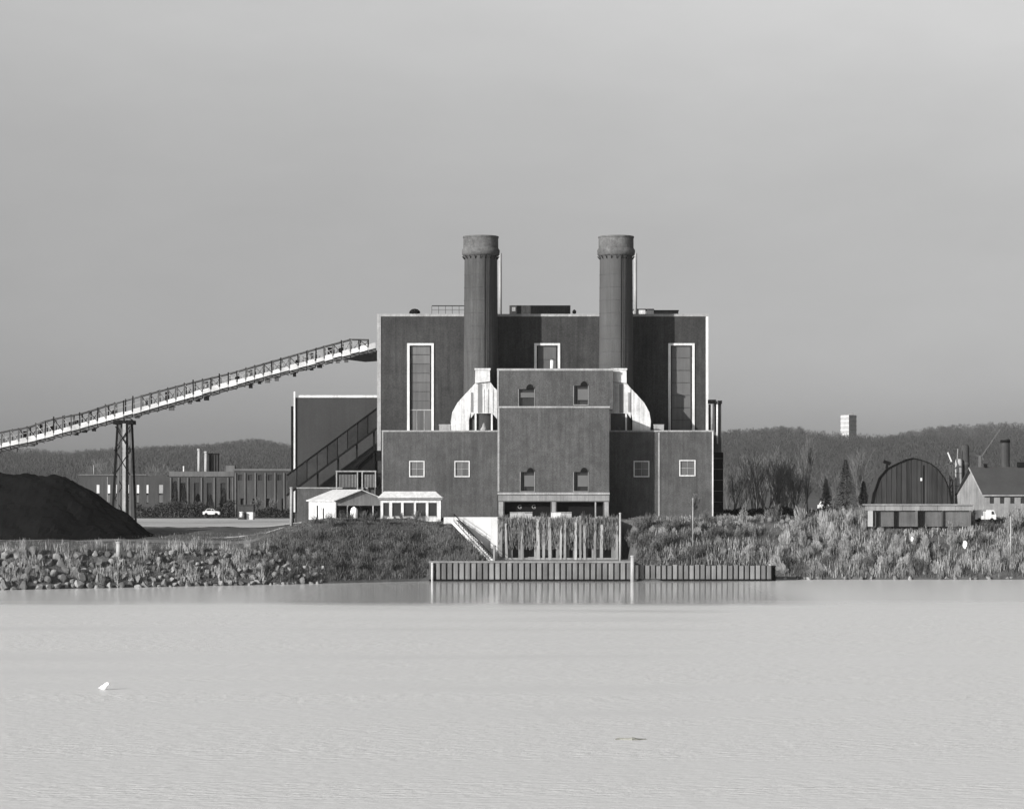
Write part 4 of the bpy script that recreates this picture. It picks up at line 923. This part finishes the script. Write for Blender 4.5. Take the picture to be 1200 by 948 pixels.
# white van by the deck
def van(px0, px1, Y, q0, zg, label):
    x0, x1 = X(px0, Y), X(px1, Y); L_ = x1-x0; h = Z(q0, Y)-zg; t = thing('parked_van', ((x0+x1)/2, Y, zg), label, 'van')
    P = [(0, .22), (1, .22), (1, .60), (.97, .66), (.90, .97), (.87, 1), (.02, 1), (0, .97)]
    MB().prism([(x0+a*L_, zg+b*h) for a, b in P], Y-.9, Y+.9).build('body', white, t)
    for s_ in (.2, .8):
        for yy_ in (-.9, .72): MB().tube((x0+s_*L_, Y+yy_, zg+.33), (x0+s_*L_, Y+yy_+.18, zg+.33), .33, .33, 12).build('wheel', dark, t)
    MB().prism([(x0+.78*L_, zg+.64*h), (x0+.93*L_, zg+.64*h), (x0+.88*L_, zg+.90*h), (x0+.78*L_, zg+.90*h)], Y-.93, Y-.901).build('side_window', glass_d, t)
    part_box('door_seam', steel, t, x0+.45*L_, x0+.46*L_, Y-.915, Y-.902, zg+.25*h, zg+.92*h)
van(1141.5, 1166, 389, 597.6, 8.7, 'white van parked beside the right end of the deck')

# ------------------------------------------------------------------ far tower on the ridge
Yt = 2380.0
tw = thing('hilltop_tower', (X(995, Yt), Yt, 60), 'pale tower block standing on the wooded ridge', 'tower block')
x0, x1, xm = X(985.5, Yt), X(1004.5, Yt), X(993.5, Yt)
zt_ = Z(486.5, Yt)
b_ = MB(); b_.add([(x0, Yt+2, 50), (xm, Yt-8, 50), (x1, Yt+5, 50), (X(997, Yt), Yt+16, 50), (x0, Yt+2, zt_), (xm, Yt-8, zt_), (x1, Yt+5, zt_), (X(997, Yt), Yt+16, zt_)],
                  [(0,1,5,4),(1,2,6,5),(2,3,7,6),(3,0,4,7),(4,5,6,7),(0,3,2,1)]); b_.build('wall', conc, tw)
for k in range(5):
    z = lerp(72, zt_-1.5, k/4); MB().bar((x0-.2, Yt+1.6, z), (xm, Yt-8.4, z), .3, .8).build('floor_band', white, tw)
    MB().bar((xm, Yt-8.4, z), (x1+.2, Yt+4.6, z), .3, .8).build('floor_band', trim, tw)  # left bands white, right bands greyer: sunlit and shaded faces put into colour
part_box('roof_hut', conc_d, tw, xm, xm+6, Yt-2, Yt+5, zt_, zt_+2)

# ------------------------------------------------------------------ vegetation
def np_mesh(name, V, Fc, m_, **kw):
    me = bpy.data.meshes.new(name); V = np.asarray(V, np.float32); Fc = np.asarray(Fc, np.int32); k = Fc.shape[1]
    me.vertices.add(len(V)); me.vertices.foreach_set('co', V.ravel())
    me.loops.add(Fc.size); me.loops.foreach_set('vertex_index', Fc.ravel())
    me.polygons.add(len(Fc)); me.polygons.foreach_set('loop_start', np.arange(0, Fc.size, k, dtype=np.int32)); me.polygons.foreach_set('loop_total', np.full(len(Fc), k, np.int32))
    me.materials.append(m_); me.update(calc_edges=True); return me
rg = np.random.default_rng(5)
def blades(name, m_, pts, hmin, hmax, wmin, wmax, lean, label=None, top=None):
    P = np.array(pts); n = len(P); h = rg.uniform(hmin, hmax, n)
    if top: h = h*np.array([top(p) for p in pts])
    h = h*(.75+.5*np.array([noise2(p[0]*2.1, p[1]*1.7) for p in pts]))
    w = rg.uniform(wmin, wmax, n); a = rg.uniform(-.9, .9, n)
    dx = np.cos(a)*w/2; dy = np.sin(a)*w/2; lx = rg.normal(0, lean, n)*h; ly = rg.normal(0, lean, n)*h
    V = np.zeros((n, 4, 3)); V[:, 0] = P + np.stack([-dx, -dy, -.2*np.ones(n)], 1); V[:, 1] = P + np.stack([dx, dy, -.2*np.ones(n)], 1)
    V[:, 2] = P + np.stack([lx+dx*.35, ly+dy*.35, h], 1); V[:, 3] = P + np.stack([lx-dx*.35, ly-dy*.35, h], 1)
    Fc = np.arange(4*n).reshape(n, 4)
    o = bpy.data.objects.new(name, np_mesh(name, V.reshape(-1, 3), Fc, m_)); C.objects.link(o); o['kind'] = 'stuff'
    if label: o['label'] = label
    return o
def scatter(n, x0, x1, s0, s1, dens=None):
    pts = []
    while len(pts) < n:
        x = rnd.uniform(x0, x1); s = rnd.uniform(s0, s1); y = shore(x)+s
        if -9.4 < x < 19.0 and y < 388.5 and (y > 383 or x > -3.9): continue
        if 18.5 < x < 40.5 and s < (371.5 - shore(x)): continue
        if dens and rnd.random() > dens(x, y, s): continue
        pts.append((x, y, ground(x, y)))
    return pts
clump = lambda x, y, s: 0.25 + 0.75*(noise2(x*0.8, y*1.1) > -0.1)
def short(p):
    s_ = p[1]-shore(p[0]); pxx = 600+p[0]*F/p[1]
    lim = 1.0 if 935 < pxx < 1018 else .38
    return lerp(1.0, lim, min(1, max(0, (s_-7)/6)))
blades('bank_brush', blade_d, scatter(30000, -38, -3.9, .6, 24, clump), .25, 1.1, .05, .13, .22, 'dark tangled brush on the bank below the sheds', lambda p: lerp(1, .32, min(1, max(0, (p[1]-shore(p[0])-8)/6))))
blades('bank_grass', blade_m, scatter(16000, -38, -3.9, .6, 26), .2, .9, .04, .10, .2, 'dry grass on the bank below the sheds', lambda p: lerp(1, .35, min(1, max(0, (p[1]-shore(p[0])-8)/6))))
blades('left_bank_grass', blade_m, scatter(12000, -95, -30, 1, 34, lambda x, y, s: 1 if s < 8 else .12), .1, .45, .05, .12, .2, 'thin dry grass along the top of the stone bank')
blades('right_bank_brush', blade_d, scatter(22000, 18.6, 95, .4, 22, clump), .4, 1.5, .05, .13, .22, 'dark tangled brush under the pale reeds of the right bank', short)
blades('intake_side_brush', blade_m, scatter(3800, 18.6, 27, .4, 22), .3, 1.2, .05, .13, .22, 'tangled brush filling the bank right of the intake wall', short)
blades('right_bank_reeds', blade_p, scatter(15000, 22, 95, .4, 24, lambda x, y, s: .05 + .95*(noise2(x*.36+3, y*.7) > .02) if x > 34 else .25), .7, 2.1, .05, .12, .16, 'pale straw coloured reeds covering the right bank', short)
blades('left_bank_reeds', blade_p, scatter(5200, -95, -36, .2, 9, lambda x, y, s: noise2(x, y) > .1), .6, 1.7, .05, .11, .15, 'pale reed stalks between the bank stones')
ipts = [(rnd.uniform(X(584, 380), X(726, 380)), rnd.uniform(379.0, 388), Z(609, 380)-rnd.uniform(0, .2)) for _ in range(4500)]
blades('wall_top_brush', blade_p, ipts, .1, .6, .05, .12, .18, 'dry brush standing along the top of the intake wall')
hp = []
for _ in range(3000):
    px = rnd.uniform(584, 726); d = rnd.random()**1.6*34
    hp.append((X(px, 379), 379.1+rnd.uniform(-.25, .1), Z(609+d, 379)))
blades('hanging_vines', blade_m, hp, .3, 1.4, .05, .13, .10, 'dead vines hanging over the intake wall')

def shrub_mesh(name, m_, seed, h, wd, n, leafy):
    r = np.random.default_rng(seed); V = []; Fc = []
    def strip(p, q, w0, w1):
        d = np.array((q[0]-p[0], q[1]-p[1], q[2]-p[2])); a = r.uniform(0, math.pi); s_ = np.array((math.cos(a), math.sin(a)*.6, .1))
        k = len(V); V.extend([p-s_*w0/2, p+s_*w0/2, q+s_*w1/2, q-s_*w1/2]); Fc.append((k, k+1, k+2, k+3))
    for i in range(n):
        base = np.array((r.normal(0, .12*wd), r.normal(0, .12*wd), -.1)); ang = r.uniform(0, 2*math.pi); sp = abs(r.normal(0, .45))
        tip = base + np.array((math.cos(ang)*sp*wd*.5, math.sin(ang)*sp*wd*.5, h*r.uniform(.55, 1.05)))
        mid = (base+tip)/2 + np.array((r.normal(0, .08), r.normal(0, .08), .05*h))
        strip(base, mid, .07, .05); strip(mid, tip, .05, .02)
        for j in range(leafy):
            p = mid + (tip-mid)*r.uniform(-.5, 1) ; q = p + np.array((r.normal(0, .22), r.normal(0, .22), r.uniform(.15, .55)))
            strip(p, q, r.uniform(.04, .10), .02)
    me = np_mesh(name, V, Fc, m_); return me
pal = [shrub_mesh('bare_shrub', shrub_p, 10+i, 2.6, 2.4, 46, 7) for i in range(4)]
gry = [shrub_mesh('bare_shrub', shrub_m, 30+i, 2.4, 2.6, 50, 7) for i in range(4)]
def tussock_mesh(name, m_, seed, h, wd, n):
    r = np.random.default_rng(seed); V = []; Fc = []; tilt = r.normal(0, .18)
    for i in range(n):
        a = r.uniform(0, 6.283); rr = wd*.5*math.sqrt(r.random()); u = rr/(wd*.5)
        p = np.array((rr*.45*math.cos(a), rr*.45*math.sin(a), -.1)); hh = h*(1-.55*u*u)*r.uniform(.45, 1.05)
        q = np.array((rr*math.cos(a)*1.1 + tilt*hh, rr*math.sin(a)*1.1, hh)); m = (p+q)/2 + np.array((math.cos(a)*.12, math.sin(a)*.12, .1*h))
        b = r.uniform(-1.0, 1.0); d = np.array((math.cos(b), math.sin(b), 0))*r.uniform(.05, .11); k = len(V)
        V += [p-d*.5, p+d*.5, m+d*.5, m-d*.5, q+d*.2, q-d*.2]; Fc += [(k, k+1, k+2, k+3), (k+3, k+2, k+4, k+5)]
    return np_mesh(name, V, Fc, m_)
tus_m = mat('tussock_straw', 0.2500, 0.85, 0.25, 1.4, island=0.22, objrand=0.42, trans=0.15)
tus = [tussock_mesh('reed_tussock', tus_m, 70+i, 2.5, 1.9, 230) for i in range(6)]
def tussock(x, y, s, label, group):
    o = bpy.data.objects.new('reed_tussock', rnd.choice(tus)); C.objects.link(o); o.location = (x, y, ground(x, y)-.1)
    o.scale = (s*rnd.uniform(.6, 1.2), s, s*rnd.uniform(.7, 1.25)); o.rotation_euler = (rnd.uniform(-.12, .12), rnd.uniform(-.28, .28), rnd.uniform(-.6, .6))
    return tag(o, label, 'reeds', group)
for k in range(190):
    x = X(lerp(850, 1225, (k*0.618034) % 1), 380)+rnd.uniform(-1, 1); s = rnd.uniform(.6, 17)
    if x < 41 and s < 4.5: s += 4
    if noise2(x*.33+1, s*.5) < -.35: continue
    pxx = 600+x*F/(shore(x)+s); sz = rnd.uniform(.5, 1.05)
    if s > 10 and not 935 < pxx < 1018: sz *= .5
    tussock(x, shore(x)+s, sz, 'pale leaning clump of reeds on the right bank', 'reed clumps on the right bank')
for k in range(26):
    x = X(lerp(740, 850, (k*0.618034) % 1), 380); s = rnd.uniform(4, 12)
    tussock(x, shore(x)+s, rnd.uniform(.35, .7), 'small pale reed clump on the bank below the right wing', 'reed clumps below the right wing')
def shrub(x, y, me, s, label, group, rot=None):
    o = bpy.data.objects.new('bare_shrub', me); C.objects.link(o); o.location = (x, y, ground(x, y)-.1); o.scale = (s, s, s*rnd.uniform(.85, 1.2)); o.rotation_euler = (0, 0, rnd.uniform(0, 6.28))
    return tag(o, label, 'shrub', group)
for k in range(50):
    x = X(lerp(880, 1225, (k*0.618) % 1), 378)+rnd.uniform(-1, 1); s = rnd.choice((1, 2.5, 5, 8, 11, 14, 17))+rnd.uniform(-1, 1)
    if x < 41 and s < 5: s += 5
    shrub(x, shore(x)+s, rnd.choice(pal) if rnd.random() < .7 else rnd.choice(gry), rnd.uniform(.6, 1.1), 'pale leafless shrub among the reeds of the right bank', 'pale shrubs on the right bank')
for k in range(30):
    x = X(lerp(735, 890, (k*0.618) % 1), 378)+rnd.uniform(-1, 1); s = rnd.choice((5, 9, 13))+rnd.uniform(-1.5, 2)
    shrub(x, shore(x)+s, rnd.choice(gry), rnd.uniform(.6, 1.0), 'grey leafless shrub on the bank below the right wing', 'grey shrubs below the right wing')
for k in range(34):
    x = X(lerp(345, 530, (k*0.618) % 1), 378)+rnd.uniform(-1, 1); s = rnd.choice((2, 6, 10, 14, 17))+rnd.uniform(-1, 1)
    if x > -9: continue
    shrub(x, shore(x)+s, rnd.choice(gry), rnd.uniform(.45, .8), 'grey leafless shrub on the bank below the sheds', 'grey shrubs below the sheds')
for k in range(46):
    x = X(lerp(-25, 370, (k*0.618) % 1), 350); s = rnd.uniform(.5, 8)
    shrub(x, shore(x)+s, rnd.choice(pal), rnd.uniform(.35, .65), 'small pale shrub growing between the left bank stones', 'small shrubs among the left bank stones')

# riprap boulders
import bmesh
rocks = []
for k in range(7):
    bm = bmesh.new(); bmesh.ops.create_icosphere(bm, subdivisions=2, radius=1.0); r = random.Random(90+k)
    pl = [(np.array([r.gauss(0, 1) for _ in range(3)])) for _ in range(11)]; pl = [p/np.linalg.norm(p) for p in pl]
    for v in bm.verts:
        c = np.array(v.co)
        for p in pl:
            d = c.dot(p)
            if d > .52: c = c - p*(d-.52)
        v.co = c * (1 + r.uniform(-.04, .04))
    me = bpy.data.meshes.new('boulder'); bm.to_mesh(me); bm.free(); me.materials.append(rock_m); rocks.append(me)
rocks_p = []
rock_p = mat('pale_stone_block', 0.1318, 0.9, 0.35, 1.6, fine=0.4, bump=0.8, bscale=3.0, objrand=0.5)
for me_ in rocks:
    c_ = me_.copy(); c_.materials.clear(); c_.materials.append(rock_p); rocks_p.append(c_)
def rock(x, y, z, s, label, group):
    o = bpy.data.objects.new('boulder', rnd.choice(rocks_p if 'half buried' in label else rocks)); C.objects.link(o); o.location = (x, y, z)
    o.scale = (s*rnd.uniform(.8, 1.25), s*rnd.uniform(.8, 1.1), s*rnd.uniform(.9, 1.5)); o.rotation_euler = [rnd.uniform(-.4, .4), rnd.uniform(-.4, .4), rnd.uniform(0, 6.28)]
    tag(o, label, 'boulder', group)
rk = []
for row in range(5):
    px = -8.0+row*3
    while px < (372 if row < 3 else 330) and len(rk) < 248:
        s = row*1.45+.1+rnd.uniform(-.4, .4); x = X(px, 348); sz = rnd.uniform(.38, .85)*(1.15 if px < 130 else .85); y = shore(x)+s
        if row >= 3 and 140 < px < 170 and rnd.random() < .5: px += 8; continue
        rk.append((x, y, ground(x, y)+sz*.25, sz)); px += sz*2/0.122*rnd.uniform(.62, .9)
for r_ in rk[:]: rock(*r_, 'grey angular boulder in the stone bank along the left shore', 'boulders of the left stone bank')
for k in range(26):
    px = rnd.uniform(845, 1215); x = X(px, 378); sb = rnd.uniform(.5, 12); sz = rnd.uniform(.25, .75)
    o = rock(x, shore(x)+sb, ground(x, shore(x)+sb)+sz*.5, sz, 'pale angular boulder half buried in the scrub of the right bank', 'boulders in the right bank scrub')
for k in range(24):
    px = rnd.uniform(912, 1215); x = X(px, 376); rock(x, shore(x)+rnd.uniform(-.2, .8), .15, rnd.uniform(.25, .55), 'small pale boulder at the waterline of the right bank', 'boulders at the right waterline')
for (px, q, s_, lb) in ((1124, 639, .62, 'round white boulder halfway up the right bank'), (1063, 632, .35, 'small white boulder near the deck on the right bank')):
    y = 383.0; x = X(px, y)
    me = rocks[1].copy(); me.materials.clear(); me.materials.append(white_rock)
    o = bpy.data.objects.new('white_boulder', me); C.objects.link(o); yy = shore(x)+3.4; o.location = (x, yy, Z(q, yy)); o.scale = (s_*.8, s_, s_*1.2); tag(o, lb, 'boulder')

# ---- trees
def bare_tree(name, loc, h, seed, label, group, spread=.42, tw=bark, dense=1.0, upright=1.0, stems=1):
    r = random.Random(seed); t = thing(name, loc, label, 'tree', group)
    tr = MB(); cr_ = []; cf = []
    def seg(p, d, L_, rad, lev):
        q = (p[0]+d[0]*L_, p[1]+d[1]*L_, p[2]+d[2]*L_)
        if lev <= 1: tr.tube(p, q, rad, rad*.7, 6 if lev == 0 else 4)
        else:
            a = r.uniform(0, 3.14); w_ = max(rad, .035); k = len(cr_)
            sx_, sy_ = math.cos(a)*w_, math.sin(a)*w_*.5
            cr_.extend([(p[0]-sx_, p[1]-sy_, p[2]), (p[0]+sx_, p[1]+sy_, p[2]), (q[0]+sx_*.5, q[1]+sy_*.5, q[2]), (q[0]-sx_*.5, q[1]-sy_*.5, q[2])]); cf.append((k, k+1, k+2, k+3))
        if lev >= 5: return
        nb_ = {0: 5, 1: 4, 2: 4, 3: 3, 4: 3}[lev]
        for i in range(max(2, int(nb_*dense))):
            u = r.uniform(.2, 1.0) if i else 1.0; b0 = (lerp(p[0], q[0], u), lerp(p[1], q[1], u), lerp(p[2], q[2], u))
            a = r.uniform(0, 6.283); sp = spread*r.uniform(.5, 1.2)
            nd = np.array((d[0]+math.cos(a)*sp, d[1]+math.sin(a)*sp, d[2]*upright+.25)); nd /= np.linalg.norm(nd)
            seg(b0, tuple(nd), h*[.30, .22, .15, .10, .07][lev]*r.uniform(.75, 1.2), rad*.55, lev+1)
    for q_ in range(stems):
        seg((r.uniform(-1, 1)*.6*(stems > 1), r.uniform(-.5, .5)*(stems > 1), -.2), (r.uniform(-.12, .12)*stems, r.uniform(-.1, .1), 1), h*.24, h*.013, 0)
    me = tr.mesh('trunk', bark); o = bpy.data.objects.new('trunk', me); C.objects.link(o); o.parent = t
    me = np_mesh('crown', cr_, cf, tw); o = bpy.data.objects.new('crown', me); C.objects.link(o); o.parent = t
    return t
def conifer(loc, h, w_, seed, label):
    r = np.random.default_rng(seed); t = thing('conifer_tree', loc, label, 'tree')
    MB_ = MB().tube((0, 0, -.2), (0, 0, h), .22, .03, 6); o = bpy.data.objects.new('trunk', MB_.mesh('trunk', bark)); C.objects.link(o); o.parent = t
    V = []; Fc = []
    for i in range(1500):
        u = r.random()**.8; z = h*(.06+.94*u); rr = w_*(1-u)*(.25+.75*r.random())*(1+.18*math.sin(z*2.5)); a = r.uniform(0, 6.283)
        c = np.array((rr*math.cos(a), rr*math.sin(a), z)); d = np.array((math.cos(a)*.5, math.sin(a)*.5, -.25))*r.uniform(.5, 1.1); s_ = np.array((-math.sin(a), math.cos(a), .2))*.16
        k = len(V); V += [c-s_, c+s_, c+d]; Fc.append((k, k+1, k+2))
    o = bpy.data.objects.new('crown', np_mesh('crown', V, Fc, conif)); C.objects.link(o); o.parent = t
bt_list = [(862, 500, 9, 1), (872, 520, 11, 2), (884, 490, 12.5, 3), (897, 510, 14, 4), (909, 495, 13, 5), (921, 515, 12, 6), (933, 500, 10.5, 7), (855, 530, 8, 31), (866, 540, 9.5, 32), (890, 530, 13, 33), (903, 520, 12, 34), (915, 490, 12, 35), (926, 535, 11, 36), (940, 530, 9, 37), (976, 560, 9, 9), (1008, 600, 12, 10), (1022, 570, 10, 11)]
for px, Y, h, s in bt_list[:14]:
    bare_tree('bare_tree', (X(px, Y), Y, 9.1), h, s, 'leafless spreading tree in the grove right of the power station', 'leafless grove right of the power station', stems=3, dense=.9, spread=.5)
bare_tree('bare_tree', (X(976, 560), 560, 9.1), 9.5, 9, 'small leafless tree between the two dark conifers', None)
bare_tree('bare_tree', (X(1006, 590), 590, 9.1), 16, 10, 'tall leafless tree left of the barn, beyond the conifers', None)
bare_tree('bare_tree', (X(947, 505), 505, 9.1), 15.5, 8, 'tall narrow tree standing alone right of the leafless grove', None, spread=.26, upright=1.2)
conifer((X(991, 540), 540, 9.1), 11.8, 3.6, 3, 'broad dark conifer left of the barn')
conifer((X(968, 545), 545, 9.1), 7.6, 1.8, 4, 'small dark conifer left of the broad one')
conifer((X(1012, 545), 545, 9.1), 7.0, 2.0, 5, 'small dark conifer right of the broad one')
bare_tree('bare_tree', (X(813, 393), 393, 9.1), 4.2, 20, 'small bare bush tree against the right wing wall', None)
for k, px in enumerate((118, 128, 108, 176, 166)):
    bare_tree('bare_tree', (X(px, 600), 600+k*6, 8.0), rnd.uniform(11, 15), 40+k, 'leafless tree rising behind the far left factory end', 'leafless trees behind the factory')
for k, px in enumerate((205, 217, 232, 248, 262, 299, 320, 338)):
    h_ = rnd.uniform(4.5, 8.5)
    if k < 5:
        conifer((X(px, 548), 548-k % 2*3, 8), h_, 1.5, 60+k, ['slim dark evergreen at the left end of the factory row', 'second slim evergreen, left of the slim chimneys', 'dark evergreen directly below the tall pale factory chimney', 'dark evergreen below the boxy tank house', 'slim evergreen at the right end of the factory row'][k])
    else:
        bare_tree('bare_tree', (X(px, 548), 548, 8), h_, 60+k, 'small leafless tree before the right part of the factory', 'small trees before the factory')

# dark hedges
def hedge(name, p0, p1, Y, h, label, n, m_=conif, dep=2.0, zb=9.0):
    V = []; Fc = []
    for i in range(n):
        x = rnd.uniform(X(p0, Y), X(p1, Y)); hh = h*(.75+.25*noise2(x*.9, 3)); z = rnd.random()*hh; y = Y+rnd.uniform(0, dep)
        c = np.array((x, y, zb+z)); a = rg.normal(0, 1, 3)*.22; b = rg.normal(0, 1, 3)*.22; k = len(V)
        V += [c, c+a, c+b]; Fc.append((k, k+1, k+2))
    o = bpy.data.objects.new(name, np_mesh(name, V, Fc, m_)); C.objects.link(o)
    return tag(o, label, 'hedge')
hedge('hedge', 848, 1000, 424, 2.0, 'low dark hedge behind the right bank reeds', 9000)
hedge('hedge', 160, 275, 540, 4.2, 'low dark hedge along the back of the gravel lot', 6000, zb=7.9)
hedge('hedge', 299, 344, 540, 3.0, 'short dark hedge right of the kiosk', 2500, zb=7.9)

# woods on the hills: one far mass of leafless crowns
V = []; Fc = []
def far_tree(x, y, z, h, w_):
    n = 125
    k = len(V)
    th = rg.uniform(0, 6.283, n); u = rg.random(n); rr = w_*.5*np.sqrt(rg.random(n))*np.sqrt(1-np.abs(2*u-1)**2+.05)
    cx = x+rr*np.cos(th); cy = y+rr*np.sin(th); cz = z+h*(.0+1.0*u); s_ = h*.036
    a = rg.normal(0, 1, (n, 3))*s_*.42; b = np.stack([rg.normal(0, .14, n), rg.normal(0, .14, n), rg.uniform(.6, 1.3, n)], 1)*s_*3.2
    c = np.stack([cx, cy, cz], 1)
    P = np.stack([c-a*.5, c+a*.5, c+b], 1).reshape(-1, 3); V.append(P)
cnt = 0
V = []
tree_n = 0
for _ in range(40000):
    if tree_n >= 10500: break
    y = 860 + 1600*rnd.random()**.75; px = rnd.choice((rnd.uniform(-60, 360), rnd.uniform(830, 1260), rnd.uniform(-60, 360), rnd.uniform(830, 1260), rnd.uniform(-260, 1460))); x = X(px, y)
    if y < 950 and rnd.random() < .5: continue
    z = ground(x, y); h = rnd.uniform(7, 12); far_tree(x, y, z, h, h*rnd.uniform(.5, .9)); tree_n += 1
V = np.concatenate(V); Fc = np.arange(len(V)).reshape(-1, 3)
o = bpy.data.objects.new('hillside_woods', np_mesh('hillside_woods', V, Fc, wood_m)); C.objects.link(o); tag(o, 'leafless woods covering the distant hills', kind='stuff')

# ------------------------------------------------------------------ on the water
def gull():
    Y = EYE*F/(808-HZ); x = X(122.5, Y); t = thing('floating_gull', (x, Y, 0), 'white gull sitting on the open water at lower left', 'gull')
    def loft(st, m_, name, n=14):
        b_ = MB(); V = []
        for (cx, cz, ry, rz_) in st:
            for i in range(n):
                a = 2*math.pi*i/n; V.append((x+cx, Y+ry*math.cos(a), cz+rz_*math.sin(a)))
        f_ = [(j*n+i, j*n+(i+1) % n, (j+1)*n+(i+1) % n, (j+1)*n+i) for j in range(len(st)-1) for i in range(n)] + [tuple(range(n))[::-1], tuple(range((len(st)-1)*n, len(st)*n))]
        b_.add(V, f_); b_.build(name, m_, t, True)
    loft([(-.40, .13, .01, .01), (-.32, .13, .07, .035), (-.22, .15, .13, .11), (-.08, .17, .18, .17), (.04, .22, .19, .22), (.13, .27, .17, .22), (.20, .33, .13, .17), (.26, .37, .11, .12), (.31, .38, .08, .085), (.35, .37, .02, .02)], gull_m, 'body')
    loft([(.32, .41, .02, .018), (.37, .40, .012, .012), (.42, .385, .004, .005)], bill_m, 'bill', 8)
    for s_ in (-1, 1):
        MB().add([(x+.10, Y+s_*.19, .24), (x-.22, Y+s_*.15, .16), (x-.34, Y+s_*.05, .15), (x-.05, Y+s_*.17, .26)], [(0, 1, 2, 3)] if s_ < 0 else [(3, 2, 1, 0)]).build('folded_wing', white, t)
gull()
Y = EYE*F/(866.5-HZ)
dl = thing('floating_driftwood', (X(740, Y), Y, 0), 'low waterlogged log drifting in the foreground river', 'driftwood')
rr = random.Random(3); prev = None
b_ = MB()
for k in range(8):
    p = (X(721+5.2*k, Y), Y+.12*math.sin(k*1.1), .0+.02*math.sin(k*2)); r_ = [.05, .09, .12, .11, .13, .10, .07, .035][k]
    if prev: b_.tube(prev[0], p, prev[1], r_, 9)
    prev = (p, r_)
b_.build('log', log_m, dl)
MB().tube((X(738, Y), Y-.05, .03), (X(744, Y), Y-.3, .12), .03, .012, 6).build('branch_stub', log_m, dl)
MB().tube((X(728, Y), Y+.05, .03), (X(724, Y), Y+.3, .10), .025, .01, 6).build('branch_stub', log_m, dl)

# ------------------------------------------------------------------ haze
hz = MB().box(-3200, 3200, -400, 4700, -6, 112)
hm = bpy.data.materials.new('haze_air'); hm.use_nodes = True; n = hm.node_tree; n.nodes.clear()
out = n.nodes.new('ShaderNodeOutputMaterial'); pv = n.nodes.new('ShaderNodeVolumePrincipled'); n.links.new(pv.outputs[0], out.inputs['Volume'])
pv.inputs['Color'].default_value = (.85, .85, .85, 1); pv.inputs['Density'].default_value = 0.00003; pv.inputs['Anisotropy'].default_value = 0.2
tag(hz.build('haze', hm), kind='stuff')
